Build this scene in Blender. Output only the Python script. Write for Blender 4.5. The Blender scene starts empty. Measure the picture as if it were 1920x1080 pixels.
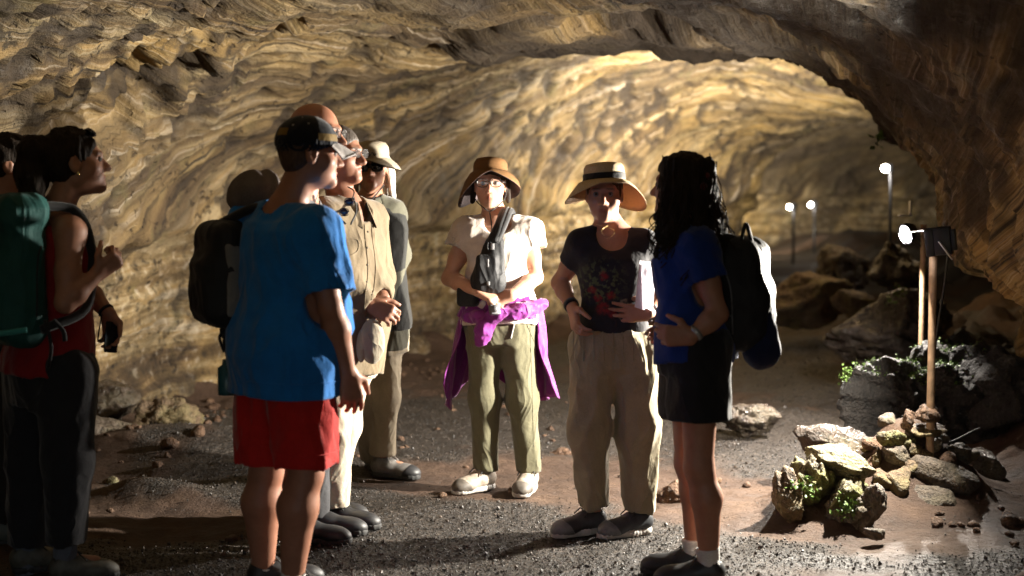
import bpy, math, random
import numpy as np
from math import radians, sin, cos, pi
scene = bpy.context.scene
COL = scene.collection
# ---------------------------------------------------------------- camera
MAIN_W = 430
FPX = 2667.0
CAMZ = 1.5
PITCH = math.atan(170 / FPX)
cam_d = bpy.data.cameras.new('camera')
cam_d.lens = 50; cam_d.sensor_width = 36; cam_d.clip_start = 0.1; cam_d.clip_end = 200
cam_d.dof.use_dof = True; cam_d.dof.focus_distance = 6.6; cam_d.dof.aperture_fstop = 1.6; cam_d.dof.aperture_blades = 0
cam = bpy.data.objects.new('camera', cam_d)
cam.location = (0, 0, CAMZ); cam.rotation_euler = (pi / 2 - PITCH, 0, 0)
COL.objects.link(cam); scene.camera = cam
# ---------------------------------------------------------------- sky fill let in by a tube end cut open behind the camera
world = bpy.data.worlds.new('World'); scene.world = world; world.use_nodes = True
wn = world.node_tree; bg = wn.nodes['Background']
sky = wn.nodes.new('ShaderNodeTexSky'); sky.sky_type = 'NISHITA'; sky.sun_disc = False
sky.sun_elevation = radians(40); sky.sun_rotation = radians(200)
wn.links.new(sky.outputs[0], bg.inputs[0]); bg.inputs[1].default_value = 0.10
scene.view_settings.view_transform = 'Standard'; scene.view_settings.look = 'None'
scene.view_settings.exposure = 0.0; scene.view_settings.gamma = 1
scene.view_settings.use_curve_mapping = False
scene.cycles.use_denoising = True
scene.cycles.max_bounces = 8; scene.cycles.diffuse_bounces = 5; scene.cycles.glossy_bounces = 3
scene.cycles.sample_clamp_indirect = 8
scene.cycles.caustics_reflective = False; scene.cycles.caustics_refractive = False

# ---------------------------------------------------------------- helpers
def V(*a): return np.array(a[0] if len(a) == 1 else a, float)
def nrm(v): v = np.asarray(v, float); return v / max(np.linalg.norm(v), 1e-9)
def P(px, py, Y):
    """a point of the place: the one seen at photo position px,py lying Y metres away"""
    x = (px - 960) / FPX; y = (540 - py) / FPX
    d = V(x, cos(PITCH) + y * sin(PITCH), -sin(PITCH) + y * cos(PITCH))
    return V(0, 0, CAMZ) + d * (Y / d[1])
def G(px, py):
    p = P(px, py, 1.0); d = p - V(0, 0, CAMZ)
    return V(0, 0, CAMZ) + d * (CAMZ / -d[2])

_rng = np.random.RandomState(7)
_perm = _rng.permutation(256); _perm = np.concatenate([_perm, _perm, _perm])
_g3 = _rng.normal(size=(256, 3)); _g3 /= np.linalg.norm(_g3, axis=1)[:, None]
_g3 = _g3.astype(np.float32)
def perlin(p):
    p = np.asarray(p, np.float32); i = np.floor(p).astype(np.int32); f = p - i; i &= 255
    u = f * f * f * (f * (f * 6 - 15) + 10)
    r = 0
    for dx in (0, 1):
        wx = u[..., 0] if dx else 1 - u[..., 0]
        a = _perm[(i[..., 0] + dx) & 255]
        for dy in (0, 1):
            wy = u[..., 1] if dy else 1 - u[..., 1]
            b = _perm[a + ((i[..., 1] + dy) & 255)]
            for dz in (0, 1):
                wz = u[..., 2] if dz else 1 - u[..., 2]
                g = _g3[_perm[b + ((i[..., 2] + dz) & 255)]]
                r = r + wx * wy * wz * (g[..., 0] * (f[..., 0] - dx) + g[..., 1] * (f[..., 1] - dy) + g[..., 2] * (f[..., 2] - dz))
    return r * 1.6
def fbm(p, octv=4, gain=.5, lac=2.03):
    p = np.asarray(p, np.float32); r = 0; a = 1
    for k in range(octv):
        r = r + a * perlin(p + 17.3 * k); p = p * lac; a *= gain
    return r
def ridge(p): return 1 - np.abs(perlin(p)) * 2
def sstep(a, b, x):
    t = np.clip((x - a) / (b - a), 0, 1); return t * t * (3 - 2 * t)

def mesh_obj(name, v, f, mat=None, parent=None, smooth=True, base=None):
    v = np.asarray(v, np.float32)
    if base is None and parent is not None: base = root_loc(parent)
    if base is not None: v = v - np.asarray(base, np.float32)
    me = bpy.data.meshes.new(name)
    f = np.asarray(f, np.int32); n, k = f.shape
    me.vertices.add(len(v)); me.vertices.foreach_set('co', v.ravel())
    if k == 4:                                   # collapsed quads become triangles
        keep = np.ones((n, 4), bool)
        for q in range(4): keep[:, q] = f[:, q] != f[:, q - 1]
        tot = keep.sum(1); fl = f[keep]; ok = tot >= 3
        if not ok.all(): f = f[ok]; keep = keep[ok]; tot = tot[ok]; fl = f[keep]; n = len(f)
    else: tot = np.full(n, k); fl = f.ravel()
    tot = tot.astype(np.int32); st = np.concatenate([[0], np.cumsum(tot)[:-1]]).astype(np.int32)
    me.loops.add(len(fl)); me.loops.foreach_set('vertex_index', fl.astype(np.int32))
    me.polygons.add(n); me.polygons.foreach_set('loop_start', st)
    me.polygons.foreach_set('loop_total', tot)
    me.polygons.foreach_set('use_smooth', np.full(n, smooth, bool))
    me.update(calc_edges=True)
    if mat: me.materials.append(mat)
    o = bpy.data.objects.new(name, me); COL.objects.link(o)
    if parent is not None: o.parent = parent
    elif base is not None: o.location = tuple(float(q) for q in base)
    return o
_roots = {}
def root_loc(o):
    b = V(0, 0, 0)
    while o is not None:
        b = b + V(*o.location); o = o.parent
    return b
def thing(name, loc, label, cat, group=None):
    o = bpy.data.objects.new(name, None); COL.objects.link(o); o.empty_display_size = .1
    o.location = tuple(float(q) for q in loc); o['label'] = label; o['category'] = cat
    if group: o['group'] = group
    return o
def tag(o, label, cat, group=None, kind=None):
    o['label'] = label; o['category'] = cat
    if group: o['group'] = group
    if kind: o['kind'] = kind
    return o
def attr(o, name, vals):
    a = o.data.attributes.new(name, 'FLOAT', 'POINT'); a.data.foreach_set('value', np.asarray(vals, np.float32))
def merge(parts):
    vs, fs, n = [], [], 0
    for v, f in parts:
        vs.append(np.asarray(v)); fs.append(np.asarray(f) + n); n += len(v)
    return np.concatenate(vs), np.concatenate(fs)
def box(c, s, R=None, bev=0.0):
    """bevelled box as quads+caps: returned as a subdivided shape"""
    s = np.asarray(s, float) / 2; n = 4
    g = np.array([-1, -1 + 1e-6, 1 - 1e-6, 1.0])
    vs, fs = [], []
    b = min(bev, s.min() * .9) if bev else s.min() * .12
    for ax in range(3):
        for sg in (-1, 1):
            a1, a2 = (ax + 1) % 3, (ax + 2) % 3
            st = len(vs)
            l1 = [-s[a1] + b * .3, -s[a1] + b, s[a1] - b, s[a1] - b * .3]; l2 = [-s[a2] + b * .3, -s[a2] + b, s[a2] - b, s[a2] - b * .3]
            l1 = [-s[a1], -s[a1] + b, s[a1] - b, s[a1]]; l2 = [-s[a2], -s[a2] + b, s[a2] - b, s[a2]]
            for i in range(4):
                for j in range(4):
                    p = np.zeros(3); p[a1] = l1[i]; p[a2] = l2[j]; p[ax] = sg * s[ax]
                    q = np.clip(p, -(s - b), s - b); d = p - q
                    L = np.linalg.norm(d)
                    vs.append(q + d / L * b if L > 0 else p)
            for i in range(3):
                for j in range(3):
                    q = [st + i * 4 + j, st + i * 4 + j + 1, st + i * 4 + j + 5, st + i * 4 + j + 4]
                    fs.append(q if sg < 0 else q[::-1])
    vs = np.array(vs)
    if R is not None: vs = vs @ np.asarray(R).T
    return vs + np.asarray(c), np.array(fs)
def frame(fwd, up=(0, 0, 1)):
    f = nrm(fwd); u = np.asarray(up, float); u = nrm(u - f * np.dot(u, f)); r = np.cross(f, u)
    return r, f, u
def tube(pts, rad, n=8, cap=True):
    pts = np.asarray(pts, float); m = len(pts); rad = np.broadcast_to(rad, (m,))
    t = np.gradient(pts, axis=0); vs = []; ref = V(0.13, 0.29, 0.95)
    a = None
    for i in range(m):
        ti = nrm(t[i])
        if a is None:
            a = np.cross(ti, ref if abs(ti @ ref) < .95 else V(1, 0, 0))
        a = nrm(a - ti * (a @ ti)); b = np.cross(ti, a)
        for k in range(n):
            w = 2 * pi * k / n; vs.append(pts[i] + rad[i] * (cos(w) * a + sin(w) * b))
    fs = [[i * n + k, i * n + (k + 1) % n, (i + 1) * n + (k + 1) % n, (i + 1) * n + k] for i in range(m - 1) for k in range(n)]
    if cap:
        for e, i in ((0, 0), (1, m - 1)):
            c = len(vs); vs.append(pts[i])
            for k in range(n):
                q = [i * n + k, i * n + (k + 1) % n, c, c]
                q = [i * n + k, c, c, i * n + (k + 1) % n] if e == 0 else q
                fs.append(q)
    v = np.array(vs); f = np.array(fs)
    return v, f
def clean(o):
    o.data.validate(); o.data.update(); return o
def spline(pts, n):
    """Catmull-Rom through pts"""
    p = np.asarray(pts, float); m = len(p)
    q = np.concatenate([[2 * p[0] - p[1]], p, [2 * p[-1] - p[-2]]])
    out = []
    for t in np.linspace(0, m - 1 - 1e-9, n):
        i = int(t); u = t - i; a, b, c, d = q[i:i + 4]
        out.append(.5 * (2 * b + (c - a) * u + (2 * a - 5 * b + 4 * c - d) * u * u + (3 * b - a - 3 * c + d) * u ** 3))
    return np.array(out)
def lathe(prof, n=32, squash=(1, 1)):
    """prof [(r,z)]; returns v,f about z"""
    vs = [[r * cos(2 * pi * k / n) * squash[0], r * sin(2 * pi * k / n) * squash[1], z] for r, z in prof for k in range(n)]
    fs = [[i * n + k, i * n + (k + 1) % n, (i + 1) * n + (k + 1) % n, (i + 1) * n + k] for i in range(len(prof) - 1) for k in range(n)]
    return np.array(vs), np.array(fs)

# ---------------------------------------------------------------- materials
class NT:
    def __init__(s, name, rough=.7, spec=.4):
        s.m = bpy.data.materials.new(name); s.m.use_nodes = True
        s.t = s.m.node_tree; s.b = s.t.nodes['Principled BSDF']
        s.b.inputs['Roughness'].default_value = rough; s.b.inputs['Specular IOR Level'].default_value = spec
    def n(s, typ, ins=None, **kw):
        x = s.t.nodes.new(typ)
        for k, v in kw.items(): setattr(x, k, v)
        for k, v in (ins or {}).items(): s.set(x.inputs[k], v)
        return x
    def set(s, inp, v):
        if hasattr(v, 'outputs'): s.t.links.new(v.outputs[0], inp)
        elif hasattr(v, 'links'): s.t.links.new(v, inp)
        else: inp.default_value = v
    def coord(s, which='Object', scale=(1, 1, 1), rot=(0, 0, 0)):
        c = s.n('ShaderNodeTexCoord'); m = s.n('ShaderNodeMapping', {'Scale': scale, 'Rotation': rot})
        s.t.links.new(c.outputs[which], m.inputs['Vector']); return m
    def noise(s, vec, scale, detail=4, rough=.55, dist=0.0):
        x = s.n('ShaderNodeTexNoise', {'Vector': vec, 'Scale': scale, 'Detail': detail, 'Roughness': rough, 'Distortion': dist}); return x.outputs['Fac']
    def ramp(s, fac, stops, interp='LINEAR'):
        r = s.n('ShaderNodeValToRGB', {'Fac': fac}); e = r.color_ramp; e.interpolation = interp
        while len(e.elements) < len(stops): e.elements.new(.5)
        for el, (p, c) in zip(e.elements, stops):
            el.position = p; el.color = (c, c, c, 1) if isinstance(c, (int, float)) else (*c, 1)
        return r.outputs[0]
    def mix(s, fac, a, b, mode='MIX'):
        x = s.n('ShaderNodeMix', data_type='RGBA', blend_type=mode)
        s.set(x.inputs[0], fac); 
        for i, q in ((6, a), (7, b)):
            s.set(x.inputs[i], (*q, 1) if isinstance(q, tuple) and len(q) == 3 else q)
        return x.outputs[2]
    def math(s, op, a, b=0.0):
        x = s.n('ShaderNodeMath', operation=op); s.set(x.inputs[0], a); s.set(x.inputs[1], b); return x.outputs[0]
    def bump(s, h, strength=.5, dist=.02, normal=None):
        x = s.n('ShaderNodeBump', {'Height': h, 'Strength': strength, 'Distance': dist})
        if normal is not None: s.set(x.inputs['Normal'], normal)
        return x.outputs[0]
    def attr(s, name): return s.n('ShaderNodeAttribute', attribute_name=name).outputs['Fac']
    def out(s, color=None, rough=None, normal=None, **kw):
        if color is not None: s.set(s.b.inputs['Base Color'], (*color, 1) if isinstance(color, tuple) else color)
        if rough is not None: s.set(s.b.inputs['Roughness'], rough)
        if normal is not None: s.set(s.b.inputs['Normal'], normal)
        for k, v in kw.items(): s.set(s.b.inputs[k.replace('_', ' ')], v)
        return s.m
def fabric(name, c, rough=.85, weave=500, fold=.5, var=.18, sheen=.2):
    t = NT(name, rough, .2); v = t.coord()
    a = t.noise(v, 9, 5, .6); b = t.noise(v, 90, 3, .6); w = t.noise(v, weave, 2)
    k = t.ramp(a, [(.3, 1 - var), (.7, 1 + var * .4)])
    col = t.mix(1.0, tuple(c), k, 'MULTIPLY')
    col = t.mix(.35, col, t.mix(1.0, col, t.ramp(w, [(.35, .55), (.65, 1.3)]), 'MULTIPLY'))
    n = t.bump(t.math('ADD', t.math('MULTIPLY', b, .5), t.math('MULTIPLY', w, .25)), .35, .006)
    cr = t.math('POWER', t.math('SUBTRACT', 1.0, t.math('ABSOLUTE', t.math('SUBTRACT', t.math('MULTIPLY', t.noise(t.coord(scale=(1, 1, .45)), 4.5, 3, .4, .9), 2.0), 1.0))), 5.0)
    n = t.bump(cr, min(1.0, fold * .8), .024, n)
    n = t.bump(t.noise(v, 14, 4, .5, .8), fold * .5, .02, n)
    return t.out(col, rough, n, Sheen_Weight=sheen)
def plain(name, c, rough=.5, metal=0.0, spec=.5, var=.15, scale=30, bump=.1):
    t = NT(name, rough, spec); v = t.coord(); a = t.noise(v, scale, 4, .6)
    col = t.mix(1.0, tuple(c), t.ramp(a, [(.3, 1 - var), (.7, 1 + var)]), 'MULTIPLY')
    return t.out(col, t.ramp(a, [(.2, max(rough - .1, .02)), (.8, min(rough + .12, 1))]), t.bump(a, bump, .004), Metallic=metal)
def emit(name, c, strength):
    t = NT(name); return t.out((.8, .8, .8), Emission_Color=(*c, 1), Emission_Strength=strength)
# ================================================================ THE CAVE
def rock_material(name, kind='wall'):
    t = NT(name, .6, .4)
    uv = t.n('ShaderNodeUVMap', uv_map='flow').outputs[0]
    obj = t.n('ShaderNodeTexCoord').outputs['Object']
    uvb = t.n('ShaderNodeUVMap', uv_map='bedding').outputs[0]
    def stretch(sx, sy, rz, w=.6):
        m = t.n('ShaderNodeMapping', {'Vector': uv if rz else uvb})
        wn_ = t.n('ShaderNodeTexNoise', {'Vector': obj, 'Scale': .55, 'Detail': 3})
        off = t.n('ShaderNodeVectorMath', operation='MULTIPLY_ADD'); t.set(off.inputs[0], wn_.outputs['Color']); off.inputs[1].default_value = (w, w, 0); t.set(off.inputs[2], m)
        m2 = t.n('ShaderNodeMapping', {'Vector': off.outputs[0], 'Scale': (sx, sy, 1)}); return m2.outputs[0]
    big = t.noise(obj, .45, 5, .6, .3)
    med = t.noise(obj, 1.7, 6, .62, .5)
    fine = t.noise(obj, 11, 6, .65)
    zone = t.attr('zone')            # 0 vault drape, 1 bedded lower wall
    st1 = t.noise(stretch(.25, 3.8, .62, .45), 1.0, 8, .64, .4)
    st2 = t.noise(stretch(.6, 15, .62, .45), 1.0, 6, .65, .3)
    bed = t.noise(stretch(.5, 7.0, 0.0, .25), 1.0, 6, .6, .3)
    s = t.mix(zone, st1, bed)
    s2 = t.mix(zone, st2, fine)
    c1 = t.ramp(s, [(.24, (.018, .010, .005)), (.38, (.055, .032, .015)), (.45, (.15, .098, .043)), (.50, (.24, .165, .072)), (.54, (.39, .305, .175)), (.58, (.27, .170, .058)), (.64, (.45, .375, .26)), (.72, (.17, .115, .06)), (.82, (.10, .075, .045))])
    c2 = t.ramp(med, [(.30, (.030, .018, .009)), (.42, (.12, .075, .034)), (.54, (.26, .17, .075)), (.66, (.38, .28, .15)), (.8, (.32, .26, .18))])
    col = t.mix(.2, c1, c2)
    col = t.mix(t.ramp(big, [(.44, 0.0), (.62, .55)]), col, (.36, .225, .062))          # ochre patches
    col = t.mix(t.ramp(t.noise(stretch(.3, .9, .62, .6), 1.0, 5, .6, .4), [(.46, 0.0), (.58, .75)]), col, (.075, .050, .028))   # brown patina
    col = t.mix(t.math('MULTIPLY', t.ramp(s2, [(.56, 0.0), (.68, 1.0)]), .5), col, (.50, .44, .35))   # pale mineral streaks
    col = t.mix(t.math('MULTIPLY', t.ramp(t.noise(obj, 2.9, 5, .6, .6), [(.56, 0.0), (.70, 1.0)]), .38), col, (.17, .150, .055))   # algae tint
    col = t.mix(t.ramp(s2, [(.32, .85), (.43, 0.0)]), col, (.035, .024, .016))
    mk = t.ramp(t.noise(obj, 1.3, 4, .6), [(.45, 0.0), (.58, 1.0)])
    crk = t.n('ShaderNodeTexVoronoi', {'Vector': stretch(.6, 3.6, .62, .7), 'Scale': 1.0}, feature='DISTANCE_TO_EDGE').outputs['Distance']
    crm = t.math('MULTIPLY', t.ramp(crk, [(.0, 1.0), (.035, 0.0)]), mk)
    col = t.mix(t.math('MULTIPLY', crm, .45), col, (.03, .02, .012))
    pit = t.noise(obj, 17, 3, .5, .4)
    pitm = t.math('MULTIPLY', t.ramp(pit, [(.33, 1.0), (.40, 0.0)]), t.ramp(t.noise(obj, 2.3, 4, .6), [(.47, 0.0), (.58, 1.0)]))
    col = t.mix(t.math('MULTIPLY', pitm, .85), col, (.03, .018, .009))
    blot = t.math('MULTIPLY', t.ramp(t.noise(obj, 8, 6, .75), [(.54, 0.0), (.62, 1.0)]), t.ramp(t.noise(obj, 1.1, 4, .6), [(.48, 0.0), (.6, .9)]))
    col = t.mix(blot, col, (.04, .03, .018))
    col = t.mix(.8, col, t.mix(1.0, col, t.ramp(s2, [(.30, .38), (.5, .98), (.68, 1.3)]), 'MULTIPLY'))
    col = t.mix(.6, col, t.mix(1.0, col, t.ramp(t.noise(stretch(.22, 6.5, .62, .35), 1.0, 6, .6, .3), [(.34, .35), (.48, 1.0), (.64, 1.3)]), 'MULTIPLY'))
    dark = t.attr('shade_and_stain')
    col = t.mix(t.math('MULTIPLY', dark, t.ramp(med, [(.3, 1.0), (.75, .85)])), col, (.030, .020, .012))  # dark rock patches and painted shade, both from one mask
    h = t.math('ADD', t.math('MULTIPLY', s, .5), t.math('ADD', t.math('MULTIPLY', med, .28), t.math('MULTIPLY', s2, .30)))
    h = t.math('SUBTRACT', h, t.math('MULTIPLY', pitm, .25))
    n = t.bump(h, .85, .10)
    n = t.bump(t.math('ADD', fine, t.math('MULTIPLY', t.noise(obj, 45, 4, .7), .5)), .75, .03, n)
    rg = t.ramp(t.noise(obj, 6, 5, .7), [(.33, .45), (.5, .88)])
    return t.out(col, rg, n)

# centre line: x, y, left width, right width, ceiling height, floor height
NODES = [(-.2, -1.6, 2.7, 2.7, 2.8, 0), (-.2, 1, 2.9, 2.8, 2.8, 0), (-.2, 3.6, 3.0, 2.9, 2.78, 0), (-.12, 6.5, 3.05, 3.0, 2.72, 0), (.22, 9.0, 3.0, 2.85, 2.72, 0),
         (1.25, 11.2, 2.75, 2.7, 2.9, .02), (2.6, 13.3, 2.7, 3.1, 3.2, .08), (4.0, 15.8, 2.62, 2.8, 2.95, .14), (5.0, 18.6, 2.12, 2.6, 2.50, .2),
         (5.6, 21.4, 2.3, 2.7, 3.3, .24), (6.1, 26, 2.9, 2.8, 3.4, .26), (7.2, 30, 3.2, 3.0, 3.3, .3), (10, 33, 3, 3, 3, .3), (15, 34, 3, 3, 3, .3)]
def build_cave():
    nd = np.array(NODES, float)
    fine = spline(nd, 4000)
    d = np.concatenate([[0], np.cumsum(np.linalg.norm(np.diff(fine[:, :2], axis=0), axis=1))])
    # denser sampling where the photograph looks
    yv = np.interp(d, d, fine[:, 1])
    dens = np.where((yv > 6.3) & (yv < 15), 30.0, np.where(yv > 15, 14.0, np.where(yv > 4.5, 16, 6.0)))
    cum = np.concatenate([[0], np.cumsum(.5 * (dens[1:] + dens[:-1]) * np.diff(d))])
    S = np.interp(np.linspace(0, cum[-1], int(cum[-1])), cum, d)
    c = np.stack([np.interp(S, d, fine[:, k]) for k in range(6)], 1)
    T = np.stack([np.gradient(c[:, 0], S), np.gradient(c[:, 1], S)], 1)
    for _ in range(12): T = np.concatenate([T[:1], .25 * T[:-2] + .5 * T[1:-1] + .25 * T[2:], T[-1:]])
    T /= np.linalg.norm(T, axis=1)[:, None]
    N = np.stack([T[:, 1], -T[:, 0]], 1)
    m = 270
    a = np.linspace(pi * 1.0, 0, m)
    px = np.sign(np.cos(a)) * np.abs(np.cos(a)) ** .62; pz = np.abs(np.sin(a)) ** .80
    zz = pz[None, :] * c[:, 4:5]
    w = np.where(px[None, :] < 0, c[:, 2:3], c[:, 3:4])
    lat = px[None, :] * w
    X = c[:, 0:1] + N[:, 0:1] * lat; Y = c[:, 1:2] + N[:, 1:2] * lat; Z = zz + c[:, 5:6] - .12
    p = np.stack([X, Y, Z], -1)
    arc = np.concatenate([np.zeros((len(S), 1)), np.cumsum(np.linalg.norm(np.diff(p, axis=1), axis=2), axis=1)], 1)
    sv = np.broadcast_to(S[:, None], arc.shape)
    # normals (inwards)
    du = np.gradient(p, axis=0); dv = np.gradient(p, axis=1)
    nn = np.cross(du, dv); nn /= np.maximum(np.linalg.norm(nn, axis=2), 1e-6)[..., None]
    mid = np.stack([c[:, 0], c[:, 1], c[:, 5] + 1.1], -1)[:, None, :]
    sg = np.sign(np.sum(nn * (mid - p), axis=2)); nn *= sg[..., None]
    # displacement inwards
    h = .15 * fbm(p * .55, 3) + .022 * fbm(p * 1.6 + 5, 3)
    ta = np.linspace(0, 12, 1200); ct = .75 + 2.0 * sstep(1.5, 3.0, ta) ; Q = np.concatenate([[0], np.cumsum(.5 * (ct[1:] + ct[:-1]) * np.diff(ta))])
    f2 = (sv - np.interp(arc, ta, Q)) * .62; f1 = arc + .5 * sv
    wob = .5 * fbm(p * .6 + 40, 3)
    # flow ribs on the vault
    rib = fbm(np.stack([f1 * .17, f2 * 2.3 + wob * 1.6, wob], -1), 4, .40)
    rib2 = ridge(np.stack([f1 * .25, f2 * 5.5 + wob * 2.2, wob + 9], -1))
    left = sstep(.1, -.25, px)[None, :] * np.ones_like(zz)
    right = sstep(.35, .8, px)[None, :] * np.ones_like(zz)
    zr = Z - c[:, 5:6]
    hem = 1.22 + .22 * perlin(np.stack([sv * 1.3, sv * 0 + 3.3, sv * 0], -1)) + .10 * perlin(np.stack([sv * 3.7, sv * 0 + 8.3, sv * 0], -1))
    vw = .05 + .16 * sstep(-.2, .4, perlin(np.stack([sv * .9, sv * 0 + 50, sv * 0], -1)))
    vault = sstep(hem - vw, hem + vw, zr)
    low = 1 - vault
    h += left * vault * (.04 + .048 * rib + .022 * rib2)
    h += (1 - left) * (1 - right) * (.038 * rib + .016 * rib2)
    # curtain edge on the left: bulges just above the hem
    h += left * .10 * np.exp(-((zr - hem - .1) / .16) ** 2) * vault * (1 + .8 * perlin(np.stack([sv * 4.5, arc * 1.0, arc * 0], -1)))
    # bedded lower wall
    bed = fbm(np.stack([sv * .8, zr * 7, sv * 0 + 2], -1), 3)
    h += left * low * (.05 * bed - .03)
    # right wall: curtain hanging over a hollow
    hemr = 1.05 - .18 * (Y - 8.6) * 0 + .22 * perlin(np.stack([sv * 1.1, sv * 0 + 30, sv * 0], -1))
    cur = sstep(hemr - .10, hemr + .12, zr)
    h += right * (cur * (.18 + .16 * np.exp(-((zr - 1.35) / .3) ** 2)) - (1 - cur) * .14) * sstep(4, 6.5, Y)
    rv = fbm(np.stack([sv * 2.6 + wob * 1.5, arc * .8 + wob, wob + 12], -1), 3, .4)
    h += right * (.09 * rv + .035 * fbm(p * 5.2 + 15, 4) - .03 * np.maximum(0, fbm(p * 9 + 2, 2) - .15))
    # wall foot flares out into rubble
    h += .18 * sstep(.45, -.05, zr) * left * (.6 + .5 * fbm(p * 2.2, 3))
    # ceiling lip above the bend
    lip = np.exp(-((Y - 9.8 - .12 * (X - 1)) / .55) ** 2) * sstep(1.9, 2.3, zr) * sstep(-1.5, .4, X)
    h += .16 * lip * (1 + .7 * fbm(p * 2.5 + 3, 3))
    # hollows in the ceiling
    for (hx, hy, hz, r, dep) in ((.75, 8.6, 2.5, .55, .28), (-1.5, 8.0, 2.4, .35, .12), (-2.3, 8.2, 2.0, .5, .20), (-.4, 8.6, 2.5, .5, .14), (-2.05, 8.5, 2.2, .3, .14)):
        q = np.sqrt((X - hx) ** 2 + (Y - hy) ** 2 * 1.4 + (Z - hz) ** 2) + .25 * fbm(p * 2.6, 3)
        h -= dep * sstep(r, r * .45, q)
    # dripstone roughness
    rough = np.maximum(0, fbm(p * 7.5, 3) - .1)
    h += .035 * rough * sstep(-.1, .35, fbm(p * .9 + 21, 2)) + .016 * fbm(p * 14, 3)
    pit = sstep(.08, .34, fbm(p * 4.6 + 70, 4) + .25 * fbm(p * 1.2 + 7, 2)) * sstep(-.15, .25, fbm(p * .75 + 33, 3) + .55 * np.exp(-((arc - 2.5) / .5) ** 2) - .15) * (1 - right)
    h -= .045 * pit
    near = np.exp(-(((X + 2.2) / .9) ** 2 + ((Y - 8.4) / .9) ** 2 + ((Z - 2.1) / .35) ** 2))
    h += near * .16 * fbm(p * 4.2 + 9, 4)
    p2 = p + nn * h[..., None]
    ns = len(S)
    idx = np.arange(ns * m).reshape(ns, m)
    f = np.stack([idx[:-1, :-1], idx[1:, :-1], idx[1:, 1:], idx[:-1, 1:]], -1).reshape(-1, 4)
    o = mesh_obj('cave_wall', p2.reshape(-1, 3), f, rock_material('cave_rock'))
    o['kind'] = 'structure'
    zone = (left * low)
    attr(o, 'zone', zone.ravel())
    shade_and_stain = sstep(-.35, .35, fbm(p * .9 + 60, 4) + .5 * rib + .25 * sstep(-1, 1, X)) * sstep(1.75, 2.15, zr) * sstep(-1.5, 0.1, X + .5 * fbm(p * .8 + 4, 3)) * sstep(12.6, 11.4, Y + .8 * fbm(p * 1.1, 3))  # ceiling: dark brown rock with the light falloff painted in
    shade_and_stain = np.maximum(shade_and_stain, .85 * sstep(.2, .7, lip) * sstep(-.4, .3, fbm(p * 3, 3)))
    shade_and_stain = np.maximum(shade_and_stain, .92 * pit)
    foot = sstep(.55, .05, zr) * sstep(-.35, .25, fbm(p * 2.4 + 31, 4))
    shade_and_stain = np.maximum(shade_and_stain, foot * .9)
    shade_and_stain = np.maximum(shade_and_stain, right * .8 * sstep(.1, .5, fbm(np.stack([sv * 3, arc * 2, sv * 0 + 3], -1), 4)) * sstep(11.5, 10.5, Y))
    shade_and_stain = np.maximum(shade_and_stain, sstep(18.9, 19.6, Y + .35 * fbm(p * 1.2, 3)) * sstep(.9, 1.7, zr + .5 * fbm(p * .7 + 2, 3)) * .84)  # far chamber: shade beyond the arch painted in as dark rock
    shade_and_stain = np.maximum(shade_and_stain, .95 * sstep(-.02, .28, fbm(p * 3.4 + 11, 5) + .25 * fbm(p * 1.0 + 5, 2)) * sstep(-1.2, -1.7, X) * sstep(1.75, 2.0, Z) * sstep(9.6, 9.0, Y))
    attr(o, 'shade_and_stain', shade_and_stain.ravel())
    uvl = o.data.uv_layers.new(name='flow')
    uvv = np.stack([f1, f2], -1).reshape(-1, 2)[f.ravel()].astype(np.float32)
    uvl.data.foreach_set('uv', uvv.ravel())
    uv2 = o.data.uv_layers.new(name='bedding'); uvv = np.stack([sv, arc], -1).reshape(-1, 2)[f.ravel()].astype(np.float32); uv2.data.foreach_set('uv', uvv.ravel())
    return o
cave = build_cave()

# ---------------------------------------------------------------- ground
def ground_h(x, y):
    p = np.stack([x, y, np.zeros_like(x)], -1)
    z = .035 * fbm(p * 1.1, 4) + .012 * fbm(p * 4.5 + 3, 4)
    z = z + .18 * sstep(10, 17, y) + .08 * sstep(17, 28, y)
    ln = np.interp(y, [4, 8, 9.5, 10.8, 12.5, 14.5, 17], [-2.6, -2.5, -2.3, -1.95, -.55, .9, 2.4])
    z = z + sstep(0, -.9, x - ln) * (.10 + .22 * fbm(p * 1.9 + 8, 4))
    rn = np.interp(y, [4, 6.2, 7.4, 9, 10.5, 12.5, 15, 18], [3.2, 2.6, 2.2, 2.15, 2.35, 3.0, 4.3, 6])
    z = z + sstep(0, 1.0, x - rn) * (.34 + .22 * fbm(p * 2.1 + 5, 4))
    # mound under the cairn and the banks on the left
    z = z + .36 * np.exp(-(((x - 1.98) / .30) ** 2 + ((y - 7.05) / .28) ** 2)) + .10 * np.exp(-(((x - 1.75) / .45) ** 2 + ((y - 6.75) / .35) ** 2))
    z = z + .12 * np.exp(-(((x - 1.42) / .26) ** 2 + ((y - 6.62) / .24) ** 2))
    z = z + .10 * np.exp(-(((x + 1.75) / .35) ** 2 + ((y - 7.0 + .3 * (x + 1.75)) / .13) ** 2)) + .16 * np.exp(-(((x + 2.0) / .7) ** 2 + ((y - 8.3) / .35) ** 2))
    z = z + .07 * np.exp(-(((x + 1.3) / .7) ** 2 + ((y - 7.75) / .12) ** 2))
    foot = [(-1.1, 5.5, .9), (-.0, 7.2, .7), (.5, 6.2, .6), (.8, 5.7, .6), (-.5, 6.6, .9), (-1.8, 5.5, .8), (-.7, 7.5, .7)]
    k = np.zeros_like(x)
    for fx, fy, r in foot: k = np.maximum(k, np.exp(-(((x - fx) / r) ** 2 + ((y - fy) / .5) ** 2)))
    return z * (1 - .9 * k)
def axis(segs):
    a = []
    for lo, hi, st in segs: a.append(np.arange(lo, hi, st))
    return np.concatenate(a)
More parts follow.
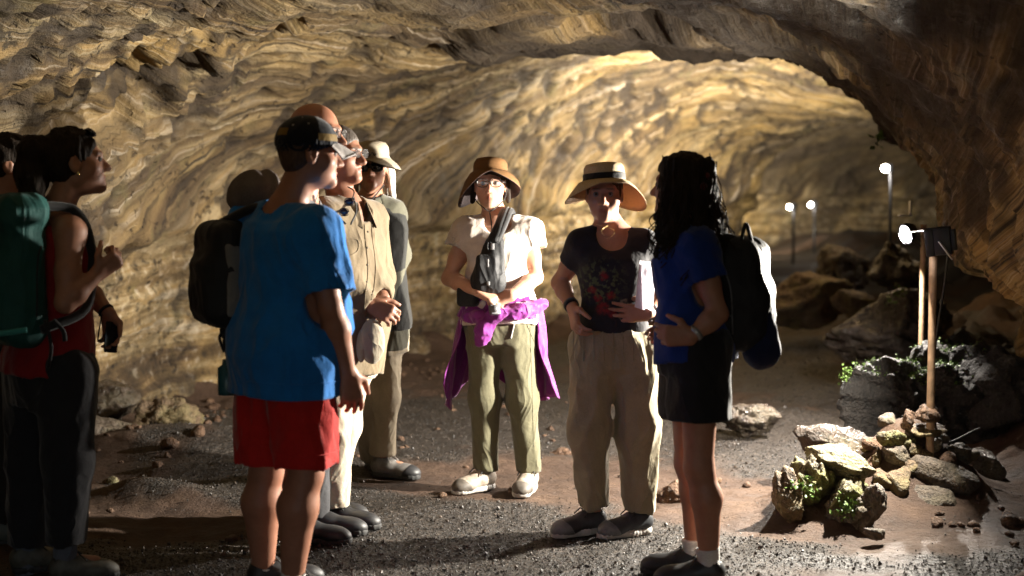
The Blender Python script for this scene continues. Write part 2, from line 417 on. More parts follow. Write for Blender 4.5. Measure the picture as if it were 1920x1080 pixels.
def gravel_mask(x, y):
    p = np.stack([x, y, np.zeros_like(x)], -1)
    g = .15 + .9 * fbm(p * .55 + 2, 4) + .35 * fbm(p * 3.5, 3)
    g = g - 1.1 * np.exp(-(((x - .1) / 1.2) ** 2 + ((y - 7.45) / .42) ** 2)) - .9 * np.exp(-(((x - 1.0) / .5) ** 2 + ((y - 6.75) / .4) ** 2))
    g = g + .9 * np.exp(-(((x - .5) / 1.6) ** 2 + ((y - 5.9) / .45) ** 2)) + .9 * np.exp(-(((x - .3) / 1.6) ** 2 + ((y - 9.2) / .9) ** 2)) + .8 * np.exp(-(((x + 1.3) / .5) ** 2 + ((y - 7.3) / .35) ** 2))
    g = g - 1.4 * np.exp(-(((x - 1.75) / .45) ** 2 + ((y - 6.2) / .35) ** 2)) - .8 * sstep(2.2, 2.8, x) * sstep(9, 8, y)
    ln = np.interp(y, [4, 8, 9.5, 10.8, 12.5, 14.5, 17], [-2.4, -2.3, -2.1, -1.7, -.3, 1.1, 2.6])
    g = g - 1.2 * sstep(.2, -.3, x - ln)
    return sstep(-.15, .3, g)
def build_ground():
    xs = axis([(-14, -4, .5), (-4, -3, .1), (-3, 3, .027), (3, 6, .06), (6, 22, .4)])
    ys = axis([(-9, 4, .4), (4, 5, .08), (5, 8.2, .023), (8.2, 11, .035), (11, 18, .09), (18, 42, .4)])
    X, Y = np.meshgrid(xs, ys, indexing='ij'); Z = ground_h(X, Y)
    g = gravel_mask(X, Y)
    p = np.stack([X, Y, Z * 0], -1)
    Z = Z + g * .010 * np.maximum(0, fbm(p * 22, 2)) + (1 - g) * .008 * fbm(p * 9, 3)
    n, m = X.shape; idx = np.arange(n * m).reshape(n, m)
    f = np.stack([idx[:-1, :-1], idx[1:, :-1], idx[1:, 1:], idx[:-1, 1:]], -1).reshape(-1, 4)
    t = NT('cave_floor', .5, .35); obj = t.coord()
    gm = t.attr('gravel'); wet = t.attr('wet')
    nz = t.noise(obj, 3.1, 6, .65); fn = t.noise(obj, 40, 5, .7)
    gz = t.n('ShaderNodeTexVoronoi', {'Vector': obj, 'Scale': 95}).outputs
    gz2 = t.n('ShaderNodeTexVoronoi', {'Vector': obj, 'Scale': 48}).outputs
    dirt = t.ramp(nz, [(.3, (.034, .019, .012)), (.5, (.070, .040, .025)), (.7, (.125, .078, .050))])
    dirt = t.mix(t.ramp(fn, [(.35, .5), (.6, 0.0)]), dirt, (.06, .032, .018))
    gsep = t.n('ShaderNodeSeparateColor', {'Color': gz['Color']}).outputs[0]
    grav = t.ramp(gsep, [(.0, (.014, .011, .010)), (.5, (.032, .026, .022)), (.8, (.056, .045, .037)), (1.0, (.11, .088, .07))])
    col = t.mix(gm, dirt, grav)
    h = t.mix(gm, t.math('MULTIPLY', fn, .5), t.math('ADD', t.math('MULTIPLY', t.math('SUBTRACT', 1.0, gz['Distance']), .45), t.math('MULTIPLY', t.math('SUBTRACT', 1.0, gz2['Distance']), .6)))
    nb = t.bump(h, 1.0, .018); nb = t.bump(t.noise(obj, 8, 5, .6), .5, .03, nb); nb = t.bump(t.noise(obj, 26, 6, .75), .8, .035, nb)
    rg = t.mix(gm, t.ramp(nz, [(.35, .62), (.65, .9)]), t.ramp(gsep, [(0, .38), (1, .7)]))
    rg = t.mix(wet, rg, t.ramp(t.noise(obj, 3, 4, .55), [(.25, .36), (.75, .6)]))
    o = mesh_obj('ground', np.stack([X, Y, Z], -1).reshape(-1, 3), f, t.out(col, rg, nb))
    o['kind'] = 'structure'
    attr(o, 'gravel', g.ravel())
    wetv = np.exp(-(((X - 1.9) / .75) ** 2 + ((Y - 5.75) / .65) ** 2)) * (1.2 + fbm(p * 2.5, 3))
    attr(o, 'wet', np.clip(wetv, 0, 1).ravel())
build_ground()
def build_gravel():
    r = np.random.RandomState(5); n = 130000
    Y = 5.0 + 8.5 * r.rand(n) ** 1.9; X = r.uniform(-.40, .40, n) * Y + np.maximum(0, (Y - 9)) * .3
    keep = r.rand(n) < gravel_mask(X, Y) * .97 + .03; X, Y = X[keep][:41000], Y[keep][:41000]
    n = len(X); Z = ground_h(X, Y)
    s = .0022 + .0040 * r.rand(n) ** 2.2 + (r.rand(n) < .02) * .006
    octv = np.array([[1, 0, 0], [-1, 0, 0], [0, 1, 0], [0, -1, 0], [0, 0, 1], [0, 0, -1]], float)
    octf = np.array([[0, 2, 4], [2, 1, 4], [1, 3, 4], [3, 0, 4], [2, 0, 5], [1, 2, 5], [3, 1, 5], [0, 3, 5]])
    q = r.normal(size=(n, 4)); q /= np.linalg.norm(q, axis=1)[:, None]; w, x, y, z = q.T
    R = np.stack([1 - 2 * (y * y + z * z), 2 * (x * y - z * w), 2 * (x * z + y * w), 2 * (x * y + z * w), 1 - 2 * (x * x + z * z), 2 * (y * z - x * w), 2 * (x * z - y * w), 2 * (y * z + x * w), 1 - 2 * (x * x + y * y)], 1).reshape(n, 3, 3)
    v = octv[None] * r.uniform(.6, 1.35, (n, 6, 1)) * s[:, None, None]
    v = np.einsum('nij,nkj->nki', R, v) + np.stack([X, Y, Z + s * .35 + .004], 1)[:, None, :]
    f = (octf[None] + 6 * np.arange(n)[:, None, None]).reshape(-1, 3)
    t = NT('gravel_stone', .4, .5); obj = t.coord(); c = t.noise(obj, 34, 2)
    m = t.out(t.ramp(c, [(.35, (.014, .012, .010)), (.5, (.032, .026, .021)), (.62, (.062, .044, .033)), (.72, (.12, .095, .075))]), .5, t.bump(t.noise(obj, 300, 2), .5, .003))
    o = mesh_obj('gravel', v.reshape(-1, 3), f, m, smooth=False)
    tag(o, 'loose dark gravel scattered over the cave path', 'gravel', kind='stuff')
build_gravel()

# ---------------------------------------------------------------- rocks
def ico(sub):
    import bmesh
    bm = bmesh.new(); bmesh.ops.create_icosphere(bm, subdivisions=sub, radius=1)
    v = np.array([q.co[:] for q in bm.verts]); f = np.array([[q.index for q in p.verts] for p in bm.faces]); bm.free(); return v, f
ICO = {k: ico(k) for k in (2, 3, 4, 5, 6)}
def stone_mat(name, c1, c2, moss=0.0, rough=.7, wet=.0):
    t = NT(name, rough, .5); o = t.coord(); a = t.noise(o, 7, 6, .65, .4); b = t.noise(o, 30, 5, .65)
    col = t.ramp(a, [(.3, c1), (.65, c2)])
    col = t.mix(t.ramp(b, [(.33, .8), (.48, 0.0)]), col, tuple(x * .3 for x in c1))
    pit = t.noise(o, 60, 3, .6)
    col = t.mix(t.math('MULTIPLY', t.ramp(pit, [(.36, 1.0), (.46, 0.0)]), .5), col, tuple(x * .25 for x in c1))
    if moss: col = t.mix(t.math('MULTIPLY', t.ramp(t.noise(o, 5, 5, .6), [(.45, 0.0), (.6, 1.0)]), moss), col, (.17, .17, .045))
    n = t.bump(a, .8, .06); n = t.bump(t.math('ADD', b, t.math('MULTIPLY', pit, .6)), .8, .02, n)
    return t.out(col, t.ramp(t.noise(o, 12, 4, .7), [(.35, max(.15, rough - .45 * wet - .1)), (.65, rough + .1)]), n)
M_TAN = stone_mat('tan_stone', (0.085, 0.051, 0.026), (0.171, 0.115, 0.064), .25)
M_RED = stone_mat('red_brown_stone', (0.071, 0.033, 0.015), (0.142, 0.080, 0.044))
M_GREY = stone_mat('grey_brown_stone', (0.055, 0.039, 0.026), (0.128, 0.098, 0.072), .1)
M_MOSS = stone_mat('mossy_stone', (0.058, 0.042, 0.021), (0.141, 0.116, 0.058), .75)
M_DARK = stone_mat('dark_wet_stone', (.03, .022, .017), (.09, .065, .05), .1, .5, .5)
M_BLACK = stone_mat('backlit_black_stone', (.010, .008, .007), (.028, .022, .018), 0, .75, .15)  # near-black albedo puts the mound's backlit shade into the stone colour
M_PALE = stone_mat('pale_flat_stone', (0.142, 0.116, 0.058), (0.204, 0.178, 0.098), .3)
def rock_geo(c, size, seed, rz=0.0, tilt=0.0, sub=4, planes=12, rough=.10, flat=None):
    r = np.random.RandomState(seed); v, f = ICO[sub]; v = v.copy()
    nr = r.normal(size=(planes, 3)); nr /= np.linalg.norm(nr, axis=1)[:, None]; dd = r.uniform(.52, .96, planes)
    if flat is not None: nr[0] = nrm(flat); dd[0] = .5
    den = v @ nr.T; q = np.where(den > 1e-3, dd / np.maximum(den, 1e-3), 9).min(axis=1); q = np.minimum(q, 1.12)
    q = q * (1 + rough * 1.3 * fbm(v * 2.2 + seed, 4) + rough * .22 * ridge(v * 3.3 + seed) - rough * .15 + rough * .32 * fbm(v * 7 + seed, 4))
    v = v * q[:, None] * (np.asarray(size, float) / 2)
    ct, st_ = cos(tilt), sin(tilt); v = v @ np.array([[ct, 0, st_], [0, 1, 0], [-st_, 0, ct]]).T
    cz, sz = cos(rz), sin(rz); v = v @ np.array([[cz, -sz, 0], [sz, cz, 0], [0, 0, 1]]).T
    return v + np.asarray(c), f
def rock(label, c, size, seed, mat, rz=0.0, tilt=0.0, sub=4, group=None, cat='rock', name='rock', **kw):
    v, f = rock_geo(c, size, seed, rz, tilt, sub, **kw)
    o = mesh_obj(name, v, f, mat, base=V(c[0], c[1], c[2])); return tag(o, label, cat, group)
def rect(x0, y0, x1, y1, Y, depth=None, grow=1.12):
    c = P((x0 + x1) / 2, (y0 + y1) / 2, Y); s = Y / FPX
    w, h = (x1 - x0) * s * grow, (y1 - y0) * s * grow
    return c, (w, depth or .8 * (w + h) / 2, h)
GC = 'stones piled around the floodlight post'
CAIRN = [
 ('reddish upright knob of stone at the very top left of the cairn', (1692, 762, 1716, 806), 6.84, None, M_RED, 0, .1),
 ('rounded reddish stone crowning the cairn in front of the post', (1714, 760, 1761, 795), 6.83, None, M_RED, .2, 0),
 ('thin tan slab lying under the crowning stone of the cairn', (1696, 796, 1768, 819), 6.84, .16, M_TAN, .1, -.1),
 ('yellowish mossy stone sloping left below the tan slab', (1646, 808, 1704, 842), 6.82, None, M_MOSS, .3, .45),
 ('pale pointed chip wedged beside the mossy sloping stone', (1682, 816, 1718, 844), 6.84, None, M_PALE, .2, -.3),
 ('small round tan pebble below the pale chip', (1704, 830, 1731, 852), 6.80, None, M_TAN, .5, 0),
 ('small dark tan wedge right of the round pebble', (1718, 842, 1750, 862), 6.80, None, M_TAN, .1, .1),
 ('smooth grey block with a sharp corner in the middle of the cairn', (1654, 836, 1718, 874), 6.80, None, M_GREY, .15, .2),
 ('small brown corner stone at the left edge of the cairn', (1632, 840, 1654, 876), 6.82, None, M_TAN, 0, 0),
 ('big brown slab sloping down to the right of the cairn', (1706, 862, 1842, 932), 6.80, .30, M_GREY, -.1, .38),
 ('long layered stone leaning left below the grey block', (1652, 870, 1714, 944), 6.68, .16, M_TAN, .1, .75),
 ('chunky brown rock at the foot of the cairn', (1698, 912, 1786, 976), 6.62, .22, M_GREY, .2, .15),
 ('grey rough stone behind the big sloping slab', (1774, 830, 1815, 878), 6.95, None, M_GREY, .2, .6),
]
for i, (lab, r_, Y_, dp, mt, rz, tl) in enumerate(CAIRN):
    c_, s_ = rect(*r_, Y_, dp); rock(lab, c_, s_, 20 + i, mt, rz, tl, 4, GC)
_r = np.random.RandomState(4)
_used = set()
for k in range(40):
    an = _r.uniform(pi * .75, pi * 2.05); rr = _r.uniform(.08, .42); x_, y_ = 1.98 + rr * cos(an), 7.0 + rr * sin(an) * .9
    z_ = float(ground_h(np.array([x_]), np.array([y_]))[0]); sz = _r.uniform(.06, .13)
    col_ = ('tan', 'grey', 'dark grey', 'reddish')[k % 4]; where_ = 'left flank' if cos(an) < -.45 else 'right flank' if cos(an) > .45 else 'front' if sin(an) < 0 else 'back'
    lab_ = 'small %s filler stone wedged %s on the %s of the cairn' % (col_, 'high up' if rr < .24 else 'low down', where_)
    if lab_ in _used: continue
    _used.add(lab_)
    rock(lab_, (x_, y_, z_ + sz * .12), (sz * 1.25, sz, sz * .75), 300 + k, (M_TAN, M_GREY, M_GREY, M_RED)[k % 4], _r.uniform(0, 3), _r.uniform(-.4, .4), 3, GC)
OUT = [
 ('flat pale slab tilted on top of the block left of the cairn', (1518, 842, 1634, 886), 6.60, .34, M_PALE, .1, .16, 5, dict(planes=9, rough=.07)),
 ('dark mossy block carrying the flat pale slab', (1534, 872, 1626, 965), 6.66, .28, M_MOSS, .1, .05, 5, dict(rough=.12)),
 ('smooth rusty hump of rock behind the flat topped block', (1498, 800, 1640, 880), 7.25, .3, M_DARK, 0, .1, 5, {}),
 ('craggy stone wedged between the tan boulder and the mossy block', (1488, 866, 1552, 962), 6.56, .24, M_MOSS, .5, -.15, 5, dict(rough=.16)),
 ('lumpy brown stone half sunk in the mud below the mossy block', (1556, 932, 1640, 990), 6.38, .22, M_GREY, .9, .1, 5, dict(rough=.16)),
 ('rough tan boulder at the far left end of the stone heap', (1444, 888, 1510, 994), 6.45, .22, M_TAN, .2, -.2, 5, {}),
 ('jagged mossy stone below the flat topped block', (1548, 898, 1632, 968), 6.42, .2, M_MOSS, .4, .3, 5, {}),
 ('dark pitted stone standing at the right of the mossy stone', (1606, 914, 1652, 1004), 6.32, .16, M_GREY, .2, .25, 5, {}),
 ('small dark stone lying on the mud below the heap', (1622, 984, 1656, 1018), 6.05, None, M_GREY, .2, 0, 4, {}),
 ('small round stone right of the cairn foot', (1824, 940, 1874, 976), 6.72, None, M_DARK, 0, 0, 4, {}),
 ('low brown stone at the right edge of the floor', (1874, 946, 1918, 976), 6.72, None, M_RED, .3, 0, 4, {}),
 ('dark sloping boulder behind the big brown slab', (1790, 845, 1890, 930), 7.3, .4, M_DARK, .3, .4, 4, {}),
 ('black mound of rock capped with bright green moss', (1604, 640, 1860, 870), 8.1, .7, M_BLACK, .15, .2, 6, dict(rough=.2, planes=18)),
 ('black rock against the wall behind the post', (1790, 660, 1960, 850), 8.1, .8, M_BLACK, .5, -.1, 5, dict(rough=.15)),
 ('dark low rock on the path behind the black shorts', (1352, 752, 1450, 815), 8.9, .26, M_DARK, .2, .1, 5, dict(rough=.16)),
 ('tan sloping slab at the far bend of the path', (1432, 512, 1590, 604), 13.6, .7, M_TAN, .2, -.12, 5, {}),
 ('wet dark boulder with a shiny top above the tan slab', (1530, 462, 1648, 560), 14.0, .6, M_DARK, .4, .1, 5, dict(rough=.14)),
 ('brown leaning slab beside the far path', (1545, 560, 1760, 690), 10.8, .8, M_DARK, -.2, -.25, 5, {}),
 ('pitted black rock under the far lamp post', (1630, 455, 1740, 560), 12.4, .6, M_DARK, .1, .1, 5, dict(rough=.16)),
 ('small tan rock between the slabs at the bend', (1560, 540, 1660, 610), 12.4, .4, M_TAN, .6, .1, 4, {}),
 ('dark rock behind the lit post at the wall foot', (1650, 540, 1760, 640), 10.6, .5, M_DARK, .7, 0, 5, {}),
 ('craggy brown boulder leaning on the left wall foot', (235, 745, 378, 845), 8.9, .4, M_TAN, .2, .45, 5, dict(rough=.17)),
 ('dark rock behind the craggy boulder beside the black trousers', (150, 722, 258, 800), 9.2, .45, M_DARK, .1, .2, 5, {}),
 ('pale flat slab on the ground beside the black trousers', (120, 785, 300, 868), 8.4, .5, M_GREY, .3, .15, 5, dict(planes=16)),
 ('small pale pebble on the dark dirt at the left', (196, 894, 220, 912), 7.4, None, M_PALE, 0, 0, 3, {}),
 ('tan stone lying at the far left edge of the floor', (-20, 870, 40, 930), 7.5, .3, M_TAN, 0, 0, 4, {}),
 ('small reddish stone on the path behind the straw hat woman', (1030, 845, 1075, 868), 8.3, None, M_RED, 0, 0, 4, {}),
 ('flat red stone on the dirt beside the white socks', (1375, 955, 1406, 974), 6.7, None, M_RED, .4, 0, 3, {}),
 ('little red stone on the dirt left of the boulder heap', (1345, 968, 1382, 990), 6.55, None, M_RED, .1, 0, 3, {}),
 ('low reddish lump of earth between the wide trousers and the bare leg', (1228, 905, 1290, 960), 6.9, None, M_RED, .2, 0, 4, {}),
]
for i, (lab, r_, Y_, dp, mt, rz, tl, sb, kw) in enumerate(OUT):
    c_, s_ = rect(*r_, Y_, dp); rock(lab, c_, s_, 60 + i, mt, rz, tl, sb, 'loose rocks along the cave path', **kw)
_r = np.random.RandomState(11); parts = []
for k in range(420):
    y = _r.uniform(5.4, 12.5)
    side = _r.rand()
    if side < .45: x = np.interp(y, [4, 8, 9.5, 10.8, 12.5], [-2.5, -2.4, -2.2, -1.8, -.4]) + _r.normal() * .3
    elif side < .8: x = np.interp(y, [5, 7, 8, 9, 12.5], [1.9, 1.9, 2.0, 2.1, 3.1]) + abs(_r.normal()) * .4
    else: x = _r.uniform(-1.6, 1.6)
    if -1.2 < x < 1.2 and y < 6.6: continue
    s = .02 + .05 * _r.rand() ** 3 * (1 if side < .8 else .5)
    z = float(ground_h(np.array([x]), np.array([y]))[0])
    parts.append(rock_geo((x, y, z + s * .2), (s * 2, s * 1.6, s * 1.3), 900 + k, _r.rand() * 6, 0, 2, rough=.12))
v, f = merge(parts)
tag(mesh_obj('rubble', v, f, M_RED), 'small loose rubble along the foot of the cave walls', 'rubble', kind='stuff')

# ---------------------------------------------------------------- plants
t = NT('leaf_green', .5, .4); o_ = t.coord(); M_LEAF = t.out(t.ramp(t.noise(o_, 30, 3), [(.3, (.05, .10, .015)), (.7, (.13, .21, .04))]), .5, Subsurface_Weight=0.0)
def leaves(centers, n, spread, ls, seed):
    r = np.random.RandomState(seed); vs, fs = [], []
    for c in centers:
        for k in range(n):
            p = np.asarray(c) + r.normal(size=3) * spread; d = nrm(r.normal(size=3) + V(0, 0, .4)); b = nrm(np.cross(d, r.normal(size=3))); L = ls * r.uniform(.6, 1.3)
            u = np.cross(d, b) * .25
            i = len(vs)
            vs += [p, p + d * L * .45 + b * L * .34, p + d * L + u * L * .3, p + d * L * .45 - b * L * .34, p + d * L * .5 + u * L * .5]
            fs += [[i, i + 1, i + 4], [i + 1, i + 2, i + 4], [i + 2, i + 3, i + 4], [i + 3, i, i + 4]]
    return np.array(vs), np.array(fs)
def plant(name, label, cat, pix, Y, n, spread, ls, seed, kind='stuff'):
    cs = [P(a, b, Y) for a, b in pix]; v, f = leaves(cs, n, spread, ls, seed)
    tag(mesh_obj(name, v, f, M_LEAF, base=cs[0]), label, cat, kind=kind)
_md = next(o for o in bpy.data.objects if o.get('label', '').startswith('black mound')); _nv = len(_md.data.vertices); _mv = np.zeros(_nv * 3, np.float32); _md.data.vertices.foreach_get('co', _mv); _nn = np.zeros(_nv * 3, np.float32)
_md.data.vertices.foreach_get('normal', _nn); _mv = _mv.reshape(-1, 3) + np.array(_md.location); _nn = _nn.reshape(-1, 3)
_k = np.where((_nn[:, 2] > .6) & (_mv[:, 2] > _mv[:, 2].max() - .22) & (_nn[:, 0] < .35) & (perlin(_mv * 6) > -.22))[0]; _k = _k[np.random.RandomState(2).permutation(len(_k))[:900]]
v, f = leaves(_mv[_k].astype(float), 3, .007, .015, 1); tag(mesh_obj('moss', v, f, M_LEAF, base=_mv[_k[0]].astype(float)), 'bright green moss along the top edge of the black mound', 'moss', kind='stuff')
plant('moss', 'green moss on the path edge left of the black mound', 'moss', [(1590, 700), (1600, 712), (1612, 704), (1622, 716)], 8.6, 90, .025, .016, 2, 'stuff')
plant('fern', 'tuft of green ferns between the heap boulders on the left', 'fern', [(1492, 912), (1510, 908), (1520, 922)], 6.38, 26, .016, .024, 3)
plant('fern', 'green fern tuft growing under the mossy stone near the mud', 'fern', [(1580, 940), (1592, 955), (1604, 960), (1576, 962)], 6.30, 26, .016, .024, 4)
_n = len(cave.data.vertices); _cv = np.zeros(_n * 3, np.float32); cave.data.vertices.foreach_get('co', _cv); _cv = _cv.reshape(-1, 3)
_m = (_cv[:, 1] > 7.5) & (_cv[:, 1] < 10.5) & (_cv[:, 0] > 1.5) & (np.abs(_cv[:, 2] - 1.88) < .03); _e = _cv[_m][np.argmin(_cv[_m][:, 0] / _cv[_m][:, 1])].astype(float)
v, f = leaves([_e + V(-.03, -.05, 0), _e + V(-.06, -.06, .01), _e + V(-.05, -.05, -.03)], 5, .012, .06, 5); tag(mesh_obj('fern', v, f, M_LEAF, base=_e), 'little pale green fern sprouting from the dark wall edge above the lamps', 'fern', kind='stuff')
plant('fern', 'small plant on the rocks beside the far slab', 'fern', [(1690, 548), (1672, 565)], 10.3, 25, .03, .03, 6)

# ================================================================ LAMPS
M_POST = plain('wooden_post', (.34, .22, .13), .6, var=.3, scale=18, bump=.4)
M_METAL = plain('dark_lamp_metal', (.03, .03, .033), .45, .6)
M_BULB = emit('lamp_glass', (1, .93, .96), 30)
M_GLOBE = emit('globe_lamp_glass', (1, .93, .84), 140)
M_FAR = emit('far_lamp_glass', (1, .95, .95), 60)
M_WIRE = plain('black_wire', (.02, .02, .02), .5)
M_STEEL = plain('bracket_steel', (.4, .4, .42), .35, .9)
LAMP_COL = (1.0, .93, .80)
def post(t, base, top, r):
    k = np.linspace(0, 1, 9)[:, None]; pts = V(base) * (1 - k) + V(top) * k
    v, f = tube(pts, [r * (1 + .06 * sin(7 * q)) for q in np.linspace(0, 1, 9)], 14); return clean(mesh_obj('post', v, f, M_POST, t))
def light(kind, name, loc, power, color, aim=None, size=.1, parent=None, **kw):
    l = bpy.data.lights.new(name, kind); l.energy = power; l.color = color
    if kind == 'AREA': l.shape = 'RECTANGLE'; l.size = size; l.size_y = size
    else: l.shadow_soft_size = size
    for k, v in kw.items(): setattr(l, k, v)
    o = bpy.data.objects.new(name, l); COL.objects.link(o)
    from mathutils import Vector
    if parent is not None: o.parent = parent; o.location = tuple(V(loc) - root_loc(parent))
    else: o.location = tuple(loc)
    if aim is not None: o.rotation_euler = Vector(tuple(aim)).to_track_quat('-Z', 'Y').to_euler()
    return o
def rot_to(n, up=(0, 0, 1)):
    r, f, u = frame(n, up); return np.stack([r, f, u], 1)     # columns: right, forward, up
# main floodlight: box on the cairn post, shining to the left
B = P(1763, 452, 6.72); base = V(B[0] - .03, B[1] + .03, 0.25)
fl = thing('floodlight', (base[0], base[1], .2), 'dark box floodlight on the brown post above the stone cairn', 'floodlight', 'lamps along the cave path')
post(fl, (base[0] + .03, B[1] + .10, .05), (base[0] + .025, B[1] + .09, B[2] - .05), .019)
aim = nrm((-1, -.06, -.10)); R = rot_to(aim)
R2 = rot_to(nrm((-.93, .40, -.12)))
v, f = box(B + R2 @ V(0, -.01, 0), (.085, .085, .135), R2, .008); mesh_obj('housing', v, f, M_METAL, fl)
v, f = box(B + R2 @ V(0, .036, 0), (.07, .006, .10), R2, .002); mesh_obj('lens', v, f, M_BULB, fl)
v, f = box(B + R2 @ V(0, .082, .060), (.10, .18, .005), R2, .002); mesh_obj('added_visor', v, f, M_METAL, fl)  # plate added over the lens to keep the beam off the near ceiling
for q in (-1, 1): v, f = box(B + R2 @ V(q * .043, .045, 0), (.005, .04, .135), R2, .002); mesh_obj('side_rim', v, f, M_METAL, fl)
for q in (-.03, -.015, 0, .015, .03):
    v, f = box(B + R2 @ V(q, -.06, 0), (.005, .022, .1), R2, .001); mesh_obj('cooling_fin', v, f, M_METAL, fl)
v, f = tube(spline([B + R2 @ V(-.05, .0, .0), B + R2 @ V(-.056, -.03, -.05), B + R2 @ V(-.03, -.05, -.09)], 10), .006, 6); mesh_obj('bracket', v, f, M_STEEL, fl)
light('AREA', 'floodlight_beam', B + R2 @ V(0, .070, -.005), MAIN_W, LAMP_COL, (-.96, .04, -.16), .06, fl)
v, f = tube(spline([B + V(.05, .04, -.06), (B[0] + .06, B[1] + .12, B[2] - .22), (base[0] + .052, B[1] + .13, .75), (base[0] + .05, B[1] + .12, .5), (base[0] + .12, B[1] + .2, .30), (base[0] + .4, B[1] + .5, .32)], 30), .006, 6); mesh_obj('cable', v, f, M_WIRE, fl)
# second lamp, behind it, on its own lit post
B2 = P(1697, 440, 8.55)
l2 = thing('floodlight', (B2[0] + .1, B2[1], .3), 'glowing lamp on the slim lit post behind the dark box', 'floodlight', 'lamps along the cave path')
post(l2, (B2[0] + .125, B2[1] + .05, .2), (B2[0] + .125, B2[1] + .05, B2[2] + .06), .017)
n2 = nrm((-.75, -.5, -.35)); R = rot_to(n2)
pr, pf = lathe([(.0, -.02), (.03, -.02), (.048, .03), (.05, .06), (.046, .06), (.044, .045), (.0, .045)], 20)
bv = pr[:, [0, 2, 1]] * V(1, 1, 1.35); v = bv @ R.T + B2 - n2 * .06; clean(mesh_obj('housing', v, pf, M_METAL, l2))
lv, lf = lathe([(.0, .012), (.025, .010), (.041, 0), (.0, -.004)], 20); lv = lv[:, [0, 2, 1]] * V(1, 1, 1.35)
clean(mesh_obj('lens', lv @ R.T + B2 - n2 * .008, lf, M_BULB, l2))
for k in range(3):
    q = spline([B2 - n2 * .06, B2 + V(.05, .03, .05 - .04 * k), B2 + V(.09, .04, .0 - .03 * k), B2 + V(.125, .05, -.02 - .03 * k)], 10); v, f = tube(q, .004, 5); clean(mesh_obj('wire', v, f, M_WIRE, l2))
light('AREA', 'lamp_beam', B2 + n2 * .03, 230, (1, .92, .82), nrm((-.8, .12, -.5)), .07, l2)
# third lamp near the bend, lights the ceiling
B3 = P(1660, 316, 13.6)
l3 = thing('path_lamp', (B3[0], B3[1], .3), 'bright lamp on a tall dark pole beside the bend', 'path lamp', 'lamps along the cave path')
def lamp_head(t, B, aim, r, matl):
    R = rot_to(aim)
    v, f = lathe([(0, -.07), (.6 * r, -.07), (r, -.01), (r * 1.05, .02), (r * .95, .02), (.9 * r, .0), (0, .0)], 18); v = v[:, [0, 2, 1]]
    clean(mesh_obj('housing', v @ R.T + B - V(aim) * .02, f, M_METAL, t))
    v, f = lathe([(0, .6 * r), (.5 * r, .5 * r), (.88 * r, 0), (0, -.01)], 18); v = v[:, [0, 2, 1]]
    clean(mesh_obj('lens', v @ R.T + B - V(aim) * .012, f, matl, t))
a3 = nrm((-.75, .05, .6))
v, f = tube([(B3[0] + .065, B3[1] + .02, .2), (B3[0] + .062, B3[1] + .02, 1.0), (B3[0] + .055, B3[1] + .02, B3[2] - .03)], .017, 10); clean(mesh_obj('pole', v, f, M_METAL, l3))
v, f = box(B3 + V(.05, .04, 0), (.06, .05, .10), None, .008); mesh_obj('housing', v, f, M_METAL, l3)
vs_, fs_ = ICO[3]; mesh_obj('lens', vs_ * .036 + B3, fs_, M_GLOBE, l3)
light('SPOT', 'lamp_beam', B3 + V(-.06, .05, .08), 1900, LAMP_COL, (-.42, .50, .55), .04, l3, spot_size=radians(158), spot_blend=.6)
# bracket on the wall just under it
bk = P(1697, 404, 9.9); v, f = merge([box(bk, (.09, .05, .012), None, .003), box(bk + V(.035, 0, .05), (.012, .05, .10), None, .003)])
tag(mesh_obj('wall_bracket', v, f, M_STEEL, base=bk), 'small metal bracket fixed to the wall above the glowing lamp', 'bracket')
# two small lamps in the far chamber
for (px, py, pb, Y_, lab, w_) in ((1480, 388, 490, 26.5, 'small far lamp on its pole, nearer the straw hat woman', 200), (1520, 384, 480, 29.5, 'smallest far lamp on a pole, right of its twin', 200)):
    Bf = P(px, py, Y_); lf_ = thing('path_lamp', (Bf[0] + .08, Bf[1], .2), lab, 'path lamp', 'lamps along the cave path')
    v, f = tube([(Bf[0] + .09, Bf[1] + .03, .1), (Bf[0] + .09, Bf[1] + .03, .7), (Bf[0] + .085, Bf[1] + .03, Bf[2] - .02)], .026, 10); clean(mesh_obj('pole', v, f, M_METAL, lf_))
    v, f = box((Bf[0] + .10, Bf[1] + .06, Bf[2]), (.10, .07, .16), None, .01); mesh_obj('junction_box', v, f, M_METAL, lf_)
    vs_, fs_ = ICO[3]; mesh_obj('lens', vs_ * .036 + Bf, fs_, M_GLOBE, lf_)
    light('SPOT', 'lamp_beam', Bf + V(-.05, .10, .06), 1200, (1, .92, .74), (-.25, .75, .45), .05, lf_, spot_size=radians(150), spot_blend=.6)
